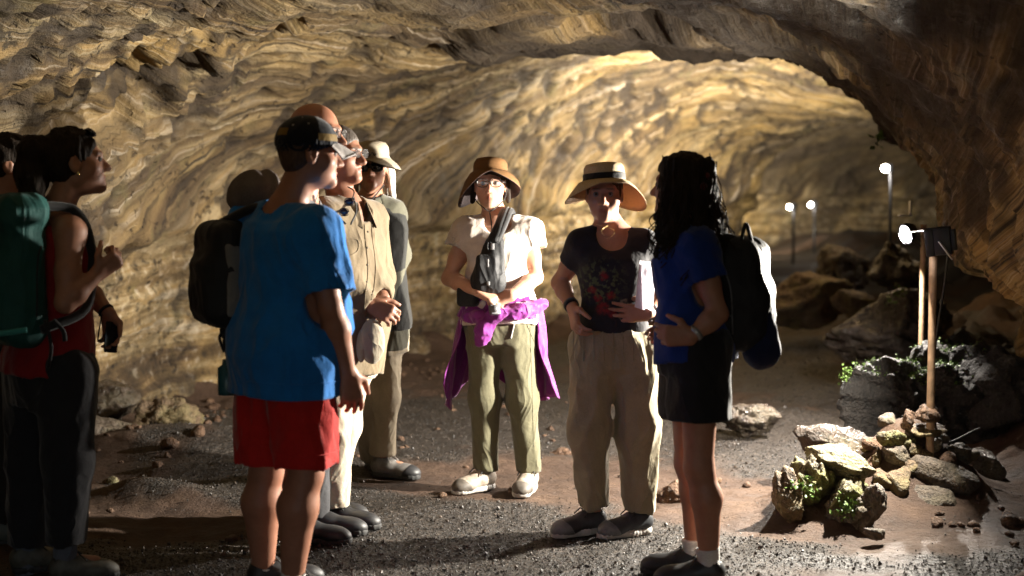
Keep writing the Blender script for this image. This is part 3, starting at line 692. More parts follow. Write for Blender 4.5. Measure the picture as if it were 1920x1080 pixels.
# ================================================================ FIGURES: bodies and clothes grown as smooth implicit surfaces
class Field:
    def __init__(s, lo, hi, h):
        s.lo = np.asarray(lo, float); s.h = h
        s.n = np.maximum(((np.asarray(hi, float) - s.lo) / h).astype(int) + 2, 4)
        s.f = np.full(s.n, .3, np.float32)
    def sub(s, lo, hi):
        a = np.clip(((lo - s.lo) / s.h).astype(int), 0, s.n - 1); b = np.clip(((hi - s.lo) / s.h).astype(int) + 2, 1, s.n)
        if np.any(b <= a): return None
        ax = [(s.lo[k] + s.h * np.arange(a[k], b[k])).astype(np.float32) for k in range(3)]
        X = np.stack(np.meshgrid(*ax, indexing='ij'), -1)
        return (slice(a[0], b[0]), slice(a[1], b[1]), slice(a[2], b[2])), X
    def op(s, prim, k=.02, mode='add'):
        fn, lo, hi = prim; pad = k + 3 * s.h
        r = s.sub(lo - pad, hi + pad)
        if r is None: return
        sl, X = r; d = fn(X); g = s.f[sl]
        if mode == 'add':
            h = np.maximum(k - np.abs(g - d), 0) / k; s.f[sl] = np.minimum(g, d) - h * h * k * .25
        elif mode == 'sub':
            d = -d; h = np.maximum(k - np.abs(g - d), 0) / k; s.f[sl] = np.maximum(g, d) + h * h * k * .25
        elif mode == 'hard': s.f[sl] = np.maximum(g, -d)
    def cut(s, p, n):
        """keep the half space dot(x-p,n)<0"""
        n = nrm(n); ax = [(s.lo[k] + s.h * np.arange(s.n[k])).astype(np.float32) for k in range(3)]
        d = (ax[0] * n[0])[:, None, None] + (ax[1] * n[1])[None, :, None] + (ax[2] * n[2])[None, None, :] - float(np.dot(p, n))
        s.f = np.maximum(s.f, d)
    def disp(s, fn, band=.04):
        m = np.abs(s.f) < band; i = np.argwhere(m)
        if len(i): s.f[m] += fn((s.lo + i * s.h).astype(np.float32)).astype(np.float32)
    def mesh(s):
        f = s.f.copy(); f[0] = f[-1] = .1; f[:, 0] = f[:, -1] = .1; f[:, :, 0] = f[:, :, -1] = .1
        ins = f < 0; nx, ny, nz = f.shape
        cnt = np.zeros((nx - 1, ny - 1, nz - 1), np.uint8)
        for dx in (0, 1):
            for dy in (0, 1):
                for dz in (0, 1): cnt += ins[dx:nx - 1 + dx, dy:ny - 1 + dy, dz:nz - 1 + dz]
        act = (cnt > 0) & (cnt < 8); idx = np.full(act.shape, -1, np.int32); c = np.argwhere(act); idx[act] = np.arange(len(c))
        pos = np.zeros((len(c), 3)); w = np.zeros(len(c))
        cor = [(0, 0, 0), (1, 0, 0), (0, 1, 0), (1, 1, 0), (0, 0, 1), (1, 0, 1), (0, 1, 1), (1, 1, 1)]
        fv = [f[c[:, 0] + a, c[:, 1] + b, c[:, 2] + d] for a, b, d in cor]
        for a in range(8):
            for b in range(a + 1, 8):
                da = np.array(cor[b]) - np.array(cor[a])
                if np.abs(da).sum() != 1: continue
                x = (fv[a] < 0) != (fv[b] < 0); t = fv[a][x] / (fv[a][x] - fv[b][x])
                pos[x] += np.array(cor[a]) + t[:, None] * da; w[x] += 1
        v = s.lo + (c + pos / w[:, None]) * s.h
        q = []
        A = ins[:-1, 1:-1, 1:-1] != ins[1:, 1:-1, 1:-1]; e = np.argwhere(A) + [0, 1, 1]; i, j, k = e.T
        fl = ins[i, j, k]; t = np.stack([idx[i, j - 1, k - 1], idx[i, j, k - 1], idx[i, j, k], idx[i, j - 1, k]], 1); t[~fl] = t[~fl][:, ::-1]; q.append(t)
        A = ins[1:-1, :-1, 1:-1] != ins[1:-1, 1:, 1:-1]; e = np.argwhere(A) + [1, 0, 1]; i, j, k = e.T
        fl = ins[i, j, k]; t = np.stack([idx[i - 1, j, k - 1], idx[i - 1, j, k], idx[i, j, k], idx[i, j, k - 1]], 1); t[~fl] = t[~fl][:, ::-1]; q.append(t)
        A = ins[1:-1, 1:-1, :-1] != ins[1:-1, 1:-1, 1:]; e = np.argwhere(A) + [1, 1, 0]; i, j, k = e.T
        fl = ins[i, j, k]; t = np.stack([idx[i - 1, j - 1, k], idx[i, j - 1, k], idx[i, j, k], idx[i - 1, j, k]], 1); t[~fl] = t[~fl][:, ::-1]; q.append(t)
        return v, np.concatenate(q)
def cone(a, b, ra, rb, capb=False, sq=None):
    """round cone a-b; sq=(axis, factor) flattens it along axis"""
    a = V(a); b = V(b); ba = b - a; L2 = max(ba @ ba, 1e-9); L = math.sqrt(L2); a32 = a.astype(np.float32); ba32 = ba.astype(np.float32)
    def fn(X):
        p = X - a32; t = (p @ ba32) / L2; tc = np.clip(t, 0, 1.4 if capb else 1); q = p - tc[..., None] * ba32
        if sq is not None:
            ax = nrm(sq[0]).astype(np.float32); w = q @ ax; q = q + (w * (1 / sq[1] - 1))[..., None] * ax
        d = np.sqrt(np.sum(q * q, -1)) - (ra + (rb - ra) * np.minimum(tc, 1))
        if sq is not None: d = d * (.5 + .5 * sq[1])
        if capb: d = np.maximum(d, (t - 1) * L)
        return d
    r = max(ra, rb); return fn, np.minimum(a, b) - r, np.maximum(a, b) + r
def ell(c, R3, fr):
    """ellipsoid with radii R3 along the frame axes (right, forward, up)"""
    c = V(c); M = np.stack(fr, 1); R3 = V(R3)
    M32, c32, R32 = M.astype(np.float32), c.astype(np.float32), R3.astype(np.float32)
    def fn(X):
        q = ((X - c32) @ M32) / R32; k = np.sqrt(np.sum(q * q, -1)); g = np.sqrt(np.sum((q / R32) ** 2, -1))
        return k * (k - 1) / np.maximum(g, 1e-4)
    e = np.sqrt((M ** 2) @ (R3 ** 2)); return fn, c - e, c + e
def rbox(c, half, r, fr):
    c = V(c); M = np.stack(fr, 1); h = V(half) - r; M32, c32, h32 = M.astype(np.float32), c.astype(np.float32), h.astype(np.float32)
    def fn(X):
        q = np.abs((X - c32) @ M32) - h32; return np.sqrt(np.sum(np.maximum(q, 0) ** 2, -1)) + np.minimum(np.max(q, -1), 0) - r
    e = np.abs(M) @ V(half); return fn, c - e, c + e
def loft(p0, p1, lat, rows, ex=2.3, lat1=None):
    """elliptic loft from p0 to p1; rows: (t, half width, half depth, forward offset)"""
    p0 = V(p0); p1 = V(p1); ax = p1 - p0; L = np.linalg.norm(ax); ax = ax / L
    la = nrm(V(lat) - ax * (V(lat) @ ax)); fw = np.cross(ax, la)
    rows = np.array(rows, float); T, A, B, O = rows.T
    def fn(X):
        q = X - p0.astype(np.float32); t = (q @ ax.astype(np.float32)) / L; tc = np.clip(t, T[0], T[-1])
        a = np.interp(tc, T, A); b = np.interp(tc, T, B); o = np.interp(tc, T, O)
        u = q @ la.astype(np.float32); w = q @ fw.astype(np.float32) - o
        k = (np.abs(u / a) ** ex + np.abs(w / b) ** ex) ** (1 / ex); d = (k - 1) * np.minimum(a, b)
        return np.maximum(d, np.maximum((t - T[-1]) * L, (T[0] - t) * L)).astype(np.float32)
    m = max(A.max(), B.max() + np.abs(O).max()); e0 = p0 + ax * L * T[0]; e1 = p0 + ax * L * T[-1]
    return fn, np.minimum(e0, e1) - m, np.maximum(e0, e1) + m
def fit(prims, h, pad=.05):
    lo = np.min([p[1] for p in prims], axis=0) - pad; hi = np.max([p[2] for p in prims], axis=0) + pad
    return Field(lo, hi, h)
def grow(prims, h, ks=.02, pad=.05):
    F = fit(prims, h, pad)
    for i, p in enumerate(prims): F.op(p, ks[i] if isinstance(ks, (list, tuple)) else ks)
    return F
def folds(amp, fx=(9, 9, 3.2), seed=0, warp=.25):
    def fn(p):
        w = perlin(p * 4 + seed)[:, None] * warp
        q = p * np.array(fx, np.float32) + w * 3 + seed * 3.1
        q = q * .8; r1 = np.maximum(0, 1 - 1.9 * np.abs(perlin(q))) ** 1.6; r2 = np.maximum(0, 1 - 2.2 * np.abs(perlin(q * 1.9 + 5))) ** 1.6
        return -amp * (.85 * r1 + .25 * r2 - .3 + .7 * perlin(q * .6 + 3) + .05 * perlin(p * 13 + seed))
    return fn

def skin_mat(name, c, rough=.5):
    t = NT(name, rough, .4); o = t.coord(); lip = t.attr('lip'); brow = t.attr('brow'); a = t.noise(o, 25, 4, .6)
    col = t.mix(1.0, tuple(c), t.ramp(a, [(.3, (.86, .80, .78)), (.7, (1.06, 1.0, .98))]), 'MULTIPLY')
    col = t.mix(t.math('MULTIPLY', lip, .75), col, (c[0] * .72, c[1] * .38, c[2] * .36)); col = t.mix(brow, col, (.05, .032, .022))
    return t.out(col, t.ramp(a, [(.3, rough - .08), (.7, rough + .1)]), t.bump(t.math('ADD', a, t.math('MULTIPLY', t.noise(o, 160, 3), .4)), .2, .004), Subsurface_Weight=.12, Subsurface_Radius=(.02, .008, .004), Subsurface_Scale=.6)
M_SKIN = {'fair': skin_mat('fair_skin', (.52, .30, .21)), 'pink': skin_mat('ruddy_skin', (.40, .195, .125)), 'tan': skin_mat('tanned_skin', (.41, .215, .14)), 'brown': skin_mat('brown_skin', (.27, .135, .085))}
M_EYE = plain('eye_white', (.17, .15, .14), .5, spec=.2, var=.05); M_IRIS = plain('eye_dark', (.05, .03, .02), .1)
def hair_mat(name, c, rough=.45):
    t = NT(name, rough, .22); o = t.coord(scale=(1, 1, .18)); a = t.noise(o, 120, 3, .6); b = t.noise(t.coord(), 14, 4)
    col = t.mix(1.0, tuple(c), t.mix(.5, t.ramp(a, [(.3, .45), (.7, 1.5)]), t.ramp(b, [(.3, .6), (.7, 1.35)])), 'MULTIPLY')
    return t.out(col, rough, t.bump(a, .8, .008))
M_HAIR = {'dark': hair_mat('dark_brown_hair', (.020, .012, .007), .72), 'brown': hair_mat('brown_hair', (.055, .030, .017)), 'white': hair_mat('white_hair', (.62, .58, .52), .5), 'grey': hair_mat('short_grey_hair', (.10, .085, .075))}

def head_prims(c, fr, s=1.0):
    r, f, u = fr
    def q(x, y, z): return V(c) + (r * x + f * y + u * z) * s
    add = [(ell(q(0, -.014, .036), V(.075, .097, .084) * s, fr), .01), (ell(q(0, .028, -.03), V(.064, .066, .088) * s, fr), .03),
           (cone(q(0, .03, -.062), q(0, .068, -.094), .05 * s, .024 * s), .03), (ell(q(0, .082, -.099), V(.02, .014, .015) * s, fr), .02),
           (cone(q(-.04, .074, .021), q(0, .087, .020), .012 * s, .012 * s), .012), (cone(q(.04, .074, .021), q(0, .087, .020), .012 * s, .012 * s), .012)]
    for x in (-1, 1):
        add += [(ell(q(.042 * x, .052, -.028), V(.026, .026, .026) * s, fr), .02), (ell(q(.074 * x, -.01, -.008), V(.011, .021, .033) * s, fr), .008)]
    sub = [(ell(q(.031 * x, .098, .002), V(.017, .017, .0095) * s, fr), .012) for x in (-1, 1)] + [(ell(q(.082 * x, -.004, -.004), V(.006, .010, .018) * s, fr), .006) for x in (-1, 1)]
    add2 = [(cone(q(0, .085, .006), q(0, .112, -.034), .009 * s, .013 * s), .012)] + [(ell(q(.013 * x, .098, -.038), V(.010, .012, .009) * s, fr), .008) for x in (-1, 1)]
    add2 += [(cone(q(-.017, .084, -.066), q(0, .092, -.064), .006 * s, .0075 * s), .006), (cone(q(.017, .084, -.066), q(0, .092, -.064), .006 * s, .0075 * s), .006), (cone(q(-.014, .083, -.077), q(.014, .083, -.077), .0085 * s, .0085 * s), .008)]
    return add, sub, add2, q
def hand_prims(w, d, n, side, curl=(.5, .55, .6, .7), s=1.0, spread=.10, thumb=.6):
    """wrist, finger direction, palm-facing normal; side=+1 right hand, -1 left"""
    d = nrm(d); n = nrm(V(n) - d * (V(n) @ d)); t = np.cross(d, n) * side       # t: towards the thumb
    out = []; L = .088 * s
    base = [(.030, .0, .074), (.010, .004, .082), (-.010, .002, .076), (-.029, -.006, .060)]
    for i, (o, fwd, ln) in enumerate(base):
        k = w + d * (L + fwd * s) + t * o * s - n * .004
        out.append((cone(w + t * o * .55 * s, k, .017 * s, .0125 * s), .012))
        a = d + t * spread * (1.2 - .8 * i); a = nrm(a); p = k; ang = 0
        for j, (fr_, r) in enumerate(((.46, .0098), (.30, .0088), (.25, .0078))):
            ang += curl[i] * (1.0 if j < 2 else .7); dr = a * cos(ang) + n * sin(ang); e = p + dr * ln * fr_ * s
            out.append((cone(p, e, r * s, (r - .0008) * s), .004)); p = e
    a = nrm(d * .55 + t * .75 + n * .25); b = nrm(d * .9 + t * .25 + n * (.2 + thumb * .6)); p0 = w + d * .018 * s + t * .022 * s; p1 = p0 + a * .042 * s; p2 = p1 + b * .034 * s; p3 = p2 + nrm(b + n * .3 * thumb) * .026 * s
    out += [(cone(p0, p1, .017 * s, .0135 * s), .012), (cone(p1, p2, .012 * s, .0108 * s), .006), (cone(p2, p3, .0108 * s, .0085 * s), .004)]
    return out

class Person:
    def __init__(s, label, D, J, fwd, skin, head, hs=1.0, sex='f', build=1.0, group='visitors standing in the cave', hands=None):
        s.D = D; s.J = {k: P(v[0], v[1], D + v[2]) for k, v in J.items()}; J = s.J
        s.fwd = nrm(fwd); s.lat = np.cross(s.fwd, V(0, 0, 1)); s.sex = sex; s.skin = skin; s.b = build; s.hs = hs
        s.pel = (J['hipL'] + J['hipR']) / 2; s.sh = (J['shL'] + J['shR']) / 2; s.nb = s.sh + V(0, 0, .035)
        s.hc = P(head[0], head[1], D + head[2]); s.hf = frame(head[3], head[4] if len(head) > 4 else (0, 0, 1))
        fx, fy = ((J['anL'] + J['anR']) / 2)[:2]
        s.root = thing('person', (fx, fy, 0), label, 'person', group); s.hands = hands or {}
        s.hw = np.linalg.norm((J['hipL'] - J['hipR'])) / 2; s.sw = np.linalg.norm(J['shL'] - J['shR']) / 2
    def rows(s, e=0.0, belly=0.0, bust=None, t0=-.22, t1=1.0, w=1.0, flare=0.0):
        """half widths of the torso from hips (t=0) to shoulder line (t=1)"""
        b = s.b; m = s.sex == 'm'; bu = (.02 if s.sex == 'f' else .008) if bust is None else bust
        R = [(-.22, .150, .105, .0), (0, .168, .118, -.012), (.2, .158, .112, .0), (.42, .140 if not m else .155, .098, .004), (.62, .148 if not m else .168, .105, .006), (.8, .158 if not m else .182, .110, .008), (.93, .150 if not m else .172, .092, -.005), (1.0, .115, .070, -.012)]
        out = []
        for t, a, d, o in R:
            bel = belly * math.exp(-((t - .3) / .28) ** 2); bs = bu * math.exp(-((t - .72) / .13) ** 2)
            fl = flare * max(0, (.5 - t))
            out.append((t, (a * b + e + bel * .35 + fl) * w, d * b + e + bel * .55 + bs * .5 + fl, o + bel * .45 + bs * .5))
        T = [r[0] for r in out]
        def at(t): return (t,) + tuple(np.interp(t, T, [r[k] for r in out]) for k in (1, 2, 3))
        return [at(t0)] + [r for r in out if t0 + .02 < r[0] < t1 - .02] + [at(t1)]
    def torso(s, **k): return loft(s.pel, s.sh, s.lat, s.rows(**k))
    def body(s, h=.006, belly=0.0):
        J, b = s.J, s.b; m = 1.12 if s.sex == 'm' else 1.0; pr = [(s.torso(belly=belly * .8), .02)]
        r, f, u = s.hf
        pr += [(cone(s.nb - s.fwd * .012 - V(0, 0, .05), s.hc - f * .022 * s.hs - u * .06 * s.hs, .062 * m, .053 * m), .05)]
        for q in 'LR':
            S, E, W = J['sh' + q], J['el' + q], J['wr' + q]
            S2 = S + V(0, 0, -.028)
            pr += [(cone(s.sh + V(0, 0, -.03), S2, .055 * m, .052 * m * b), .04), (cone(s.nb + V(0, 0, .005), S + V(0, 0, -.012), .042, .038 * m), .05)]
            pr += [(cone(S2, S2 * .45 + E * .55, .052 * m * b, .045 * m * b), .03), (cone(S2 * .45 + E * .55, E, .045 * m * b, .036 * m), .02), (cone(E, E * .68 + W * .32, .038 * m, .040 * m * b), .02), (cone(E * .68 + W * .32, W, .040 * m * b, .026 * m), .02)]
            H, K, A = J['hip' + q], J['kn' + q], J['an' + q]
            pr += [(cone(H - V(0, 0, .03), K, .085 * m * b, .055 * m), .04), (cone(K, K * .7 + A * .3 - s.fwd * .018, .053 * m, .058 * m * b), .03), (cone(K * .7 + A * .3 - s.fwd * .018, A, .058 * m * b, .034 * m), .03)]
            pr += [(cone(A - V(0, 0, .03), A - V(0, 0, .045) + nrm(s.toe(q)) * .11, .035, .03), .02)]
            hd = s.hands.get(q)
            if hd: pr += hand_prims(W, hd['d'], hd['n'], 1 if q == 'R' else -1, hd.get('c', (.5, .55, .6, .7)), hd.get('s', 1.0 if s.sex == 'f' else 1.1), hd.get('sp', .1), hd.get('th', .5))
        add, sub, add2, q_ = head_prims(s.hc, s.hf, s.hs); s.q = q_
        allp = [p for p, k in pr + add + add2]; F = fit(allp, h)
        for p, k in pr: F.op(p, k)
        for p, k in add: F.op(p, k)
        for p, k in sub: F.op(p, k, 'sub')
        for p, k in add2: F.op(p, k)
        v, f = F.mesh(); o = mesh_obj('body', v, f, M_SKIN[s.skin], s.root)
        L = (v - s.hc) @ np.stack(s.hf, 1) / s.hs
        lip = np.exp(-(((L[:, 0]) / .019) ** 4 + ((L[:, 2] + .0705) / .0105) ** 4)) * (L[:, 1] > .07)
        brow = np.exp(-(((np.abs(L[:, 0]) - .032) / .02) ** 4 + ((L[:, 2] - .024 + .1 * np.maximum(np.abs(L[:, 0]) - .03, 0)) / .005) ** 4)) * (L[:, 1] > .05)
        attr(o, 'lip', lip); attr(o, 'brow', brow * (.85 if s.skin != 'fair' else .5)); s.bodyo = o
        for x in (-1, 1):
            vs, fs = ICO[3]; c = s.q(.031 * x, .0775, .001)
            e = mesh_obj('eye', vs * .0125 * s.hs + c, fs, M_EYE, o); ir = mesh_obj('iris', vs * V(.006, .006, .006) * s.hs + c + s.hf[1] * .0085 * s.hs, fs, M_IRIS, o)
        return o
    def toe(s, q): return s.toes[q] if hasattr(s, 'toes') else s.fwd
    def add(s, name, F, mat, parent=None):
        v, f = F.mesh(); return mesh_obj(name, v, f, mat, parent or s.root)
    def shirt(s, mat, ease=.018, sleeve=.5, t0=-.1, neck=.075, neckdrop=.0, belly=0.0, fold=.007, h=.0100, sl_r=(.066, .062), flare=.0, name='shirt', long=False, seed=0, straps=False, bust=None, collar=False, open_front=None, hip=0):
        J = s.J; b = s.b; m = 1.12 if s.sex == 'm' else 1.0
        pr = [(s.torso(e=ease, t0=t0, t1=.99, belly=belly, flare=flare, bust=bust), .03)]
        caps = []
        for q in 'LR':
            S, E, W = J['sh' + q], J['el' + q], J['wr' + q]; S2 = S + V(0, 0, -.028)
            if straps:
                pr += [(cone(s.nb + (S - s.nb) * .55 + V(0, 0, -.02), s.sh * .6 + S * .4 + V(0, 0, -.16), .045, .07), .03)]; continue
            pr += [(cone(s.sh + V(0, 0, -.03), S2, .055 * m + ease * .8, (.052 * m * b + ease * .8)), .05), (cone(s.nb + V(0, 0, -.004), S + V(0, 0, -.010), .040 + ease * .6, .040 * m + ease * .5), .05)]
            if long:
                pr += [(cone(S2, E, sl_r[0] * b, sl_r[1] * .92), .03)]; W2 = W - (W - E) * .06; pr += [(cone(E, W2, sl_r[1] * .92, .040 * m, True), .03)]; caps.append((E, W2, .040 * m))
            elif sleeve > 0:
                e = S2 + (E - S2) * sleeve; pr += [(cone(S2, e, sl_r[0] * b, sl_r[1] * b, True), .035)]; caps.append((S2, e, sl_r[1] * b))
        if hip:
            for q in 'LR': H = J['hip' + q]; pr += [(cone(H + V(0, 0, .06), H - V(0, 0, .16), hip * b, hip * b), .05)]
        if collar: pr += [(cone(s.nb + V(0, 0, -.01) , s.nb + s.fwd * .012 + V(0, 0, .03), .072 * m, .062 * m, True), .02)]
        F = fit([p for p, k in pr], h)
        for p, k in pr: F.op(p, k)
        F.disp(folds(fold, (8, 8, 4.5), seed))
        if hip: up_ = nrm(s.sh - s.pel); F.cut(s.pel + (s.sh - s.pel) * t0, -up_)
        for a, e, r in caps:
            d = nrm(e - a); F.op(cone(e - d * .035, e + d * .05, r - .015, r - .013), .006, 'sub')
        u = nrm(s.hc - s.nb); F.op(cone(s.nb - V(0, 0, .005) + s.fwd * .0, s.nb + V(0, 0, .12) + s.fwd * .02, neck, neck * 1.05), .012, 'sub')
        if neckdrop: F.op(ell(s.nb + s.fwd * .075 - V(0, 0, .01), (neck * 1.0, .06, neckdrop), (s.lat, s.fwd, V(0, 0, 1))), .012, 'sub')
        # hollow hem
        rr = s.rows(e=ease - .017, t0=t0 - .02, t1=t0 + .10, belly=belly, flare=flare); F.op(loft(s.pel, s.sh, s.lat, rr), .01, 'sub')
        return s.add(name, F, mat)
    def trousers(s, mat, rt=.095, rk=.078, rb=.07, end=1.0, ease=.016, top=.12, fold=.008, h=.0105, name='trousers', belly=0.0, seed=3, cutz=None):
        J = s.J; b = s.b; pr = [(s.torso(e=ease, t0=-.25, t1=top, belly=belly * .6), .03)]; caps = []
        for q in 'LR':
            H, K, A = J['hip' + q], J['kn' + q], J['an' + q]
            if end >= 1:
                B = K + (A - K) * (end - 1 + .0) if end > 1 else K
                B = K + (A - K) * (end - 1)
                pr += [(cone(H - V(0, 0, .02), K, rt * b, rk), .035), (cone(K, B, rk, rb, True), .04)]; caps.append((K, B, rb))
            else:
                B = H + (K - H) * end; pr += [(cone(H - V(0, 0, .02), B, rt * b, rb, True), .03)]; caps.append((H, B, rb))
        F = fit([p for p, k in pr], h)
        for p, k in pr: F.op(p, k)
        F.disp(folds(fold, (9, 9, 2.2), seed))
        for a, e, r in caps:
            d = nrm(e - a); F.op(cone(e - d * .04, e + d * .06, r - .017, r - .015), .006, 'sub')
        return s.add(name, F, mat)
    def shoe(s, q, mat, solemat, L=.27, tall=.0, lacemat=None, sole_h=.028, capmat=None):
        A = s.J['an' + q]; t = nrm(V(s.toes[q][0], s.toes[q][1], 0)); side = np.cross(t, V(0, 0, 1)); z0 = .006
        heel = V(A[0], A[1], 0) - t * .05; H = lambda x, y, z: heel + t * x + side * y + V(0, 0, z + z0)
        w = .047
        up = [cone(H(.04, 0, .065), H(.05, 0, .10 + tall), .042, .043, True), cone(H(.03, 0, .055), H(.10, 0, .055), .040, .043), cone(H(.10, 0, .055), H(L - .07, .004, .042), .045, .043, sq=((0, 0, 1), .8)), cone(H(L - .09, .0, .036), H(L - .045, 0, .030), .045, .040, sq=((0, 0, 1), .72))]
        F = grow(up, .0075, .03); F.cut(H(0, 0, .012), (0, 0, -1)); F.op(cone(H(.04, 0, .09 + tall), H(.05, 0, .16 + tall), .034, .036), .005, 'sub')
        o = s.add('shoe', F, mat)
        if capmat:
            F = grow([cone(H(L - .09, .0, .036), H(L - .045, 0, .030), .0475, .0425, sq=((0, 0, 1), .72)), cone(H(.10, 0, .055), H(L - .07, .004, .042), .0475, .0455, sq=((0, 0, 1), .8))], .0055, .03); F.cut(H(0, 0, .014), (0, 0, -1)); F.cut(H(L - .075, 0, .05), nrm(-t * .8 + V(0, 0, .55))); s.add('toe_cap', F, capmat, o)
            F = grow([cone(H(.03, 0, .055), H(.10, 0, .055), .0425, .0455)], .0055, .03); F.cut(H(0, 0, .014), (0, 0, -1)); F.cut(H(.045, 0, .06), nrm(t * .8 + V(0, 0, .6))); s.add('heel_panel', F, capmat, o)
        so = [cone(H(.035, 0, .018), H(.11, 0, .018), .042, .040), cone(H(.11, 0, .018), H(L - .05, .003, .018), .041, .047)]
        F = grow(so, .0075, .03); F.cut(H(0, 0, 0), (0, 0, -1)); F.cut(H(0, 0, sole_h), (0, 0, 1)); F.disp(lambda p: .0022 * np.sin((p @ t.astype(np.float32)) * 330).astype(np.float32))
        s.add('sole', F, solemat, o)
        if lacemat:
            pts = []
            for k in range(5):
                x = .105 + .022 * k; z = .100 - .008 * k; pts.append(tube(spline([H(x, -.026, z - .014), H(x + .004, 0, z), H(x + .01, .026, z - .014)], 7), .0032, 5))
            for e in (-1, 1): pts.append(tube(spline([H(.105, 0, .104), H(.10, .03 * e, .112), H(.125, .045 * e, .085)], 8), .003, 5))
            v, f = merge(pts); clean(mesh_obj('lace', v, f, lacemat, o))
        return o
    def socks(s, q, mat, z1):
        A, K = s.J['an' + q], s.J['kn' + q]; B = A + (K - A) * z1
        F = grow([cone(A - V(0, 0, .05), A, .040, .040), cone(A, B, .040, .047, True)], .006, .02); F.disp(lambda p: .0015 * np.sin(p[:, 2] * 500)); return s.add('sock', F, mat)
    def scalp(s, mat, grow_=.006, front=.035, down=-.06, h=.007, rough=.004, extra=(), ek=.02, name='hair', fr_slope=.9, seed=0):
        """hair over the skull with optional extra masses"""
        q = s.q; r, f, u = s.hf
        pr = [ell(q(0, -.016, .036), (V(.075, .099, .086) + grow_) * s.hs, s.hf), ell(q(0, -.05, -.02), V(.066, .05, .06) * s.hs, s.hf)] + list(extra)
        F = fit(pr, h); F.op(pr[0], .01); F.op(pr[1], .03)
        F.op(ell(q(0, .105, -.045), V(.10, .075, .10) * s.hs, s.hf), .012, 'sub')                    # face opening
        for x in (-1, 1): F.op(ell(q(.09 * x, -.005, -.03), V(.03, .03, .042) * s.hs, s.hf), .008, 'sub')
        for p in extra: F.op(p, ek)
        F.disp(lambda p: (rough * (1 - 2 * np.abs(perlin(p * np.array((38, 38, 9), np.float32) + seed))) + rough * .8 * perlin(p * 22 + seed)))
        return s.add(name, F, mat)
def lens_shape(c, r, u, f, w, h):
    n = 18; k = np.arange(n) * 2 * pi / n; e = .75
    x = np.sign(np.cos(k)) * np.abs(np.cos(k)) ** e * w; z = np.sign(np.sin(k)) * np.abs(np.sin(k)) ** e * h
    return V(c) + x[:, None] * r + z[:, None] * u
def glasses(p, c_frame, c_lens, w=.026, h=.019, thick=.0018, name='glasses', lensy=.102, up=0.0, dark=False):
    q = p.q; r, f, u = p.hf; parts = []; lens = []
    for x in (-1, 1):
        c = q(.033 * x, lensy, .002 + up); ring = lens_shape(c, r, u, f, w, h); parts.append(tube(np.concatenate([ring, ring[:2]]), thick, 6, False))
        n = len(ring); v = np.concatenate([ring + f * .0012, ring - f * .0012, [c + f * .004], [c - f * .001]])
        fs = [[i, (i + 1) % n, 2 * n, 2 * n] for i in range(n)] + [[n + i, 2 * n + 1, 2 * n + 1, n + (i + 1) % n] for i in range(n)] + [[i, n + i, n + (i + 1) % n, (i + 1) % n] for i in range(n)]
        lens.append((v, np.array(fs)))
        parts.append(tube(spline([q(.060 * x, lensy, .006 + up), q(.076 * x, lensy - .02, .006 + up), q(.08 * x, .0, .006 + up), q(.077 * x, -.03, -.012 + up)], 12), thick, 6))
    parts.append(tube(spline([q(-.008, lensy + .002, .006 + up), q(0, lensy + .006, .009 + up), q(.008, lensy + .002, .006 + up)], 5), thick, 6))
    v, f_ = merge(parts); g = clean(mesh_obj(name, v, f_, c_frame, p.root)); v, f_ = merge(lens); clean(mesh_obj('lens', v, f_, c_lens, g)); return g
def hat(p, c, fr, crown, brim, mat, thick=.004, n=72, name='hat', bandmat=None, band=(.0, .03), squash=1.12, under=None):
    """crown: [(r,z)] from base upwards; brim(theta)-> list of (r,z) from base outwards"""
    r, f, u = fr; M = np.stack([r, f, u], 1); rings = []
    th = np.arange(n) * 2 * pi / n
    br = [brim(t) for t in th]; nb = len(br[0])
    for k in range(nb - 1, -1, -1): rings.append([(br[i][k][0] * cos(t), br[i][k][0] * sin(t) * squash, br[i][k][1]) for i, t in enumerate(th)])
    for (rr, z) in crown: rings.append([(rr * cos(t), rr * sin(t) * squash, z) for t in th])
    rings = np.array(rings)                              # outer (upper) surface
    low = rings.copy(); low[:, :, 2] -= thick; low[nb:, :, :2] *= .965
    allr = np.concatenate([rings[::-1], low])
    m = len(allr); v = allr.reshape(-1, 3); fs = [[i * n + k, i * n + (k + 1) % n, (i + 1) * n + (k + 1) % n, (i + 1) * n + k] for i in range(m - 1) for k in range(n)]
    o = clean(mesh_obj(name, V(c) + v @ M.T, np.array(fs), mat, p.root if isinstance(p, Person) else p))
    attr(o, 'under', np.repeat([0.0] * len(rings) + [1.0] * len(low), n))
    if bandmat:
        zs = np.linspace(band[0], band[1], 5); cr = np.array(crown); rr = np.interp(zs, cr[:, 1], cr[:, 0]) + .003
        prof = [(a, b) for a, b in zip(rr, zs)] + [(rr[-1] - .006, zs[-1])]; prof = [(rr[0] - .006, zs[0])] + prof
        v, f_ = lathe(prof, n, (1, squash)); clean(mesh_obj('hat_band', V(c) + v @ M.T, f_, bandmat, o))
    return o
def loose(name, label, cat, F, mat, group=None, root=None):
    v, f = F.mesh()
    if root is None:
        o = mesh_obj(name, v, f, mat, base=v.mean(0)); return tag(o, label, cat, group)
    return mesh_obj(name, v, f, mat, root)

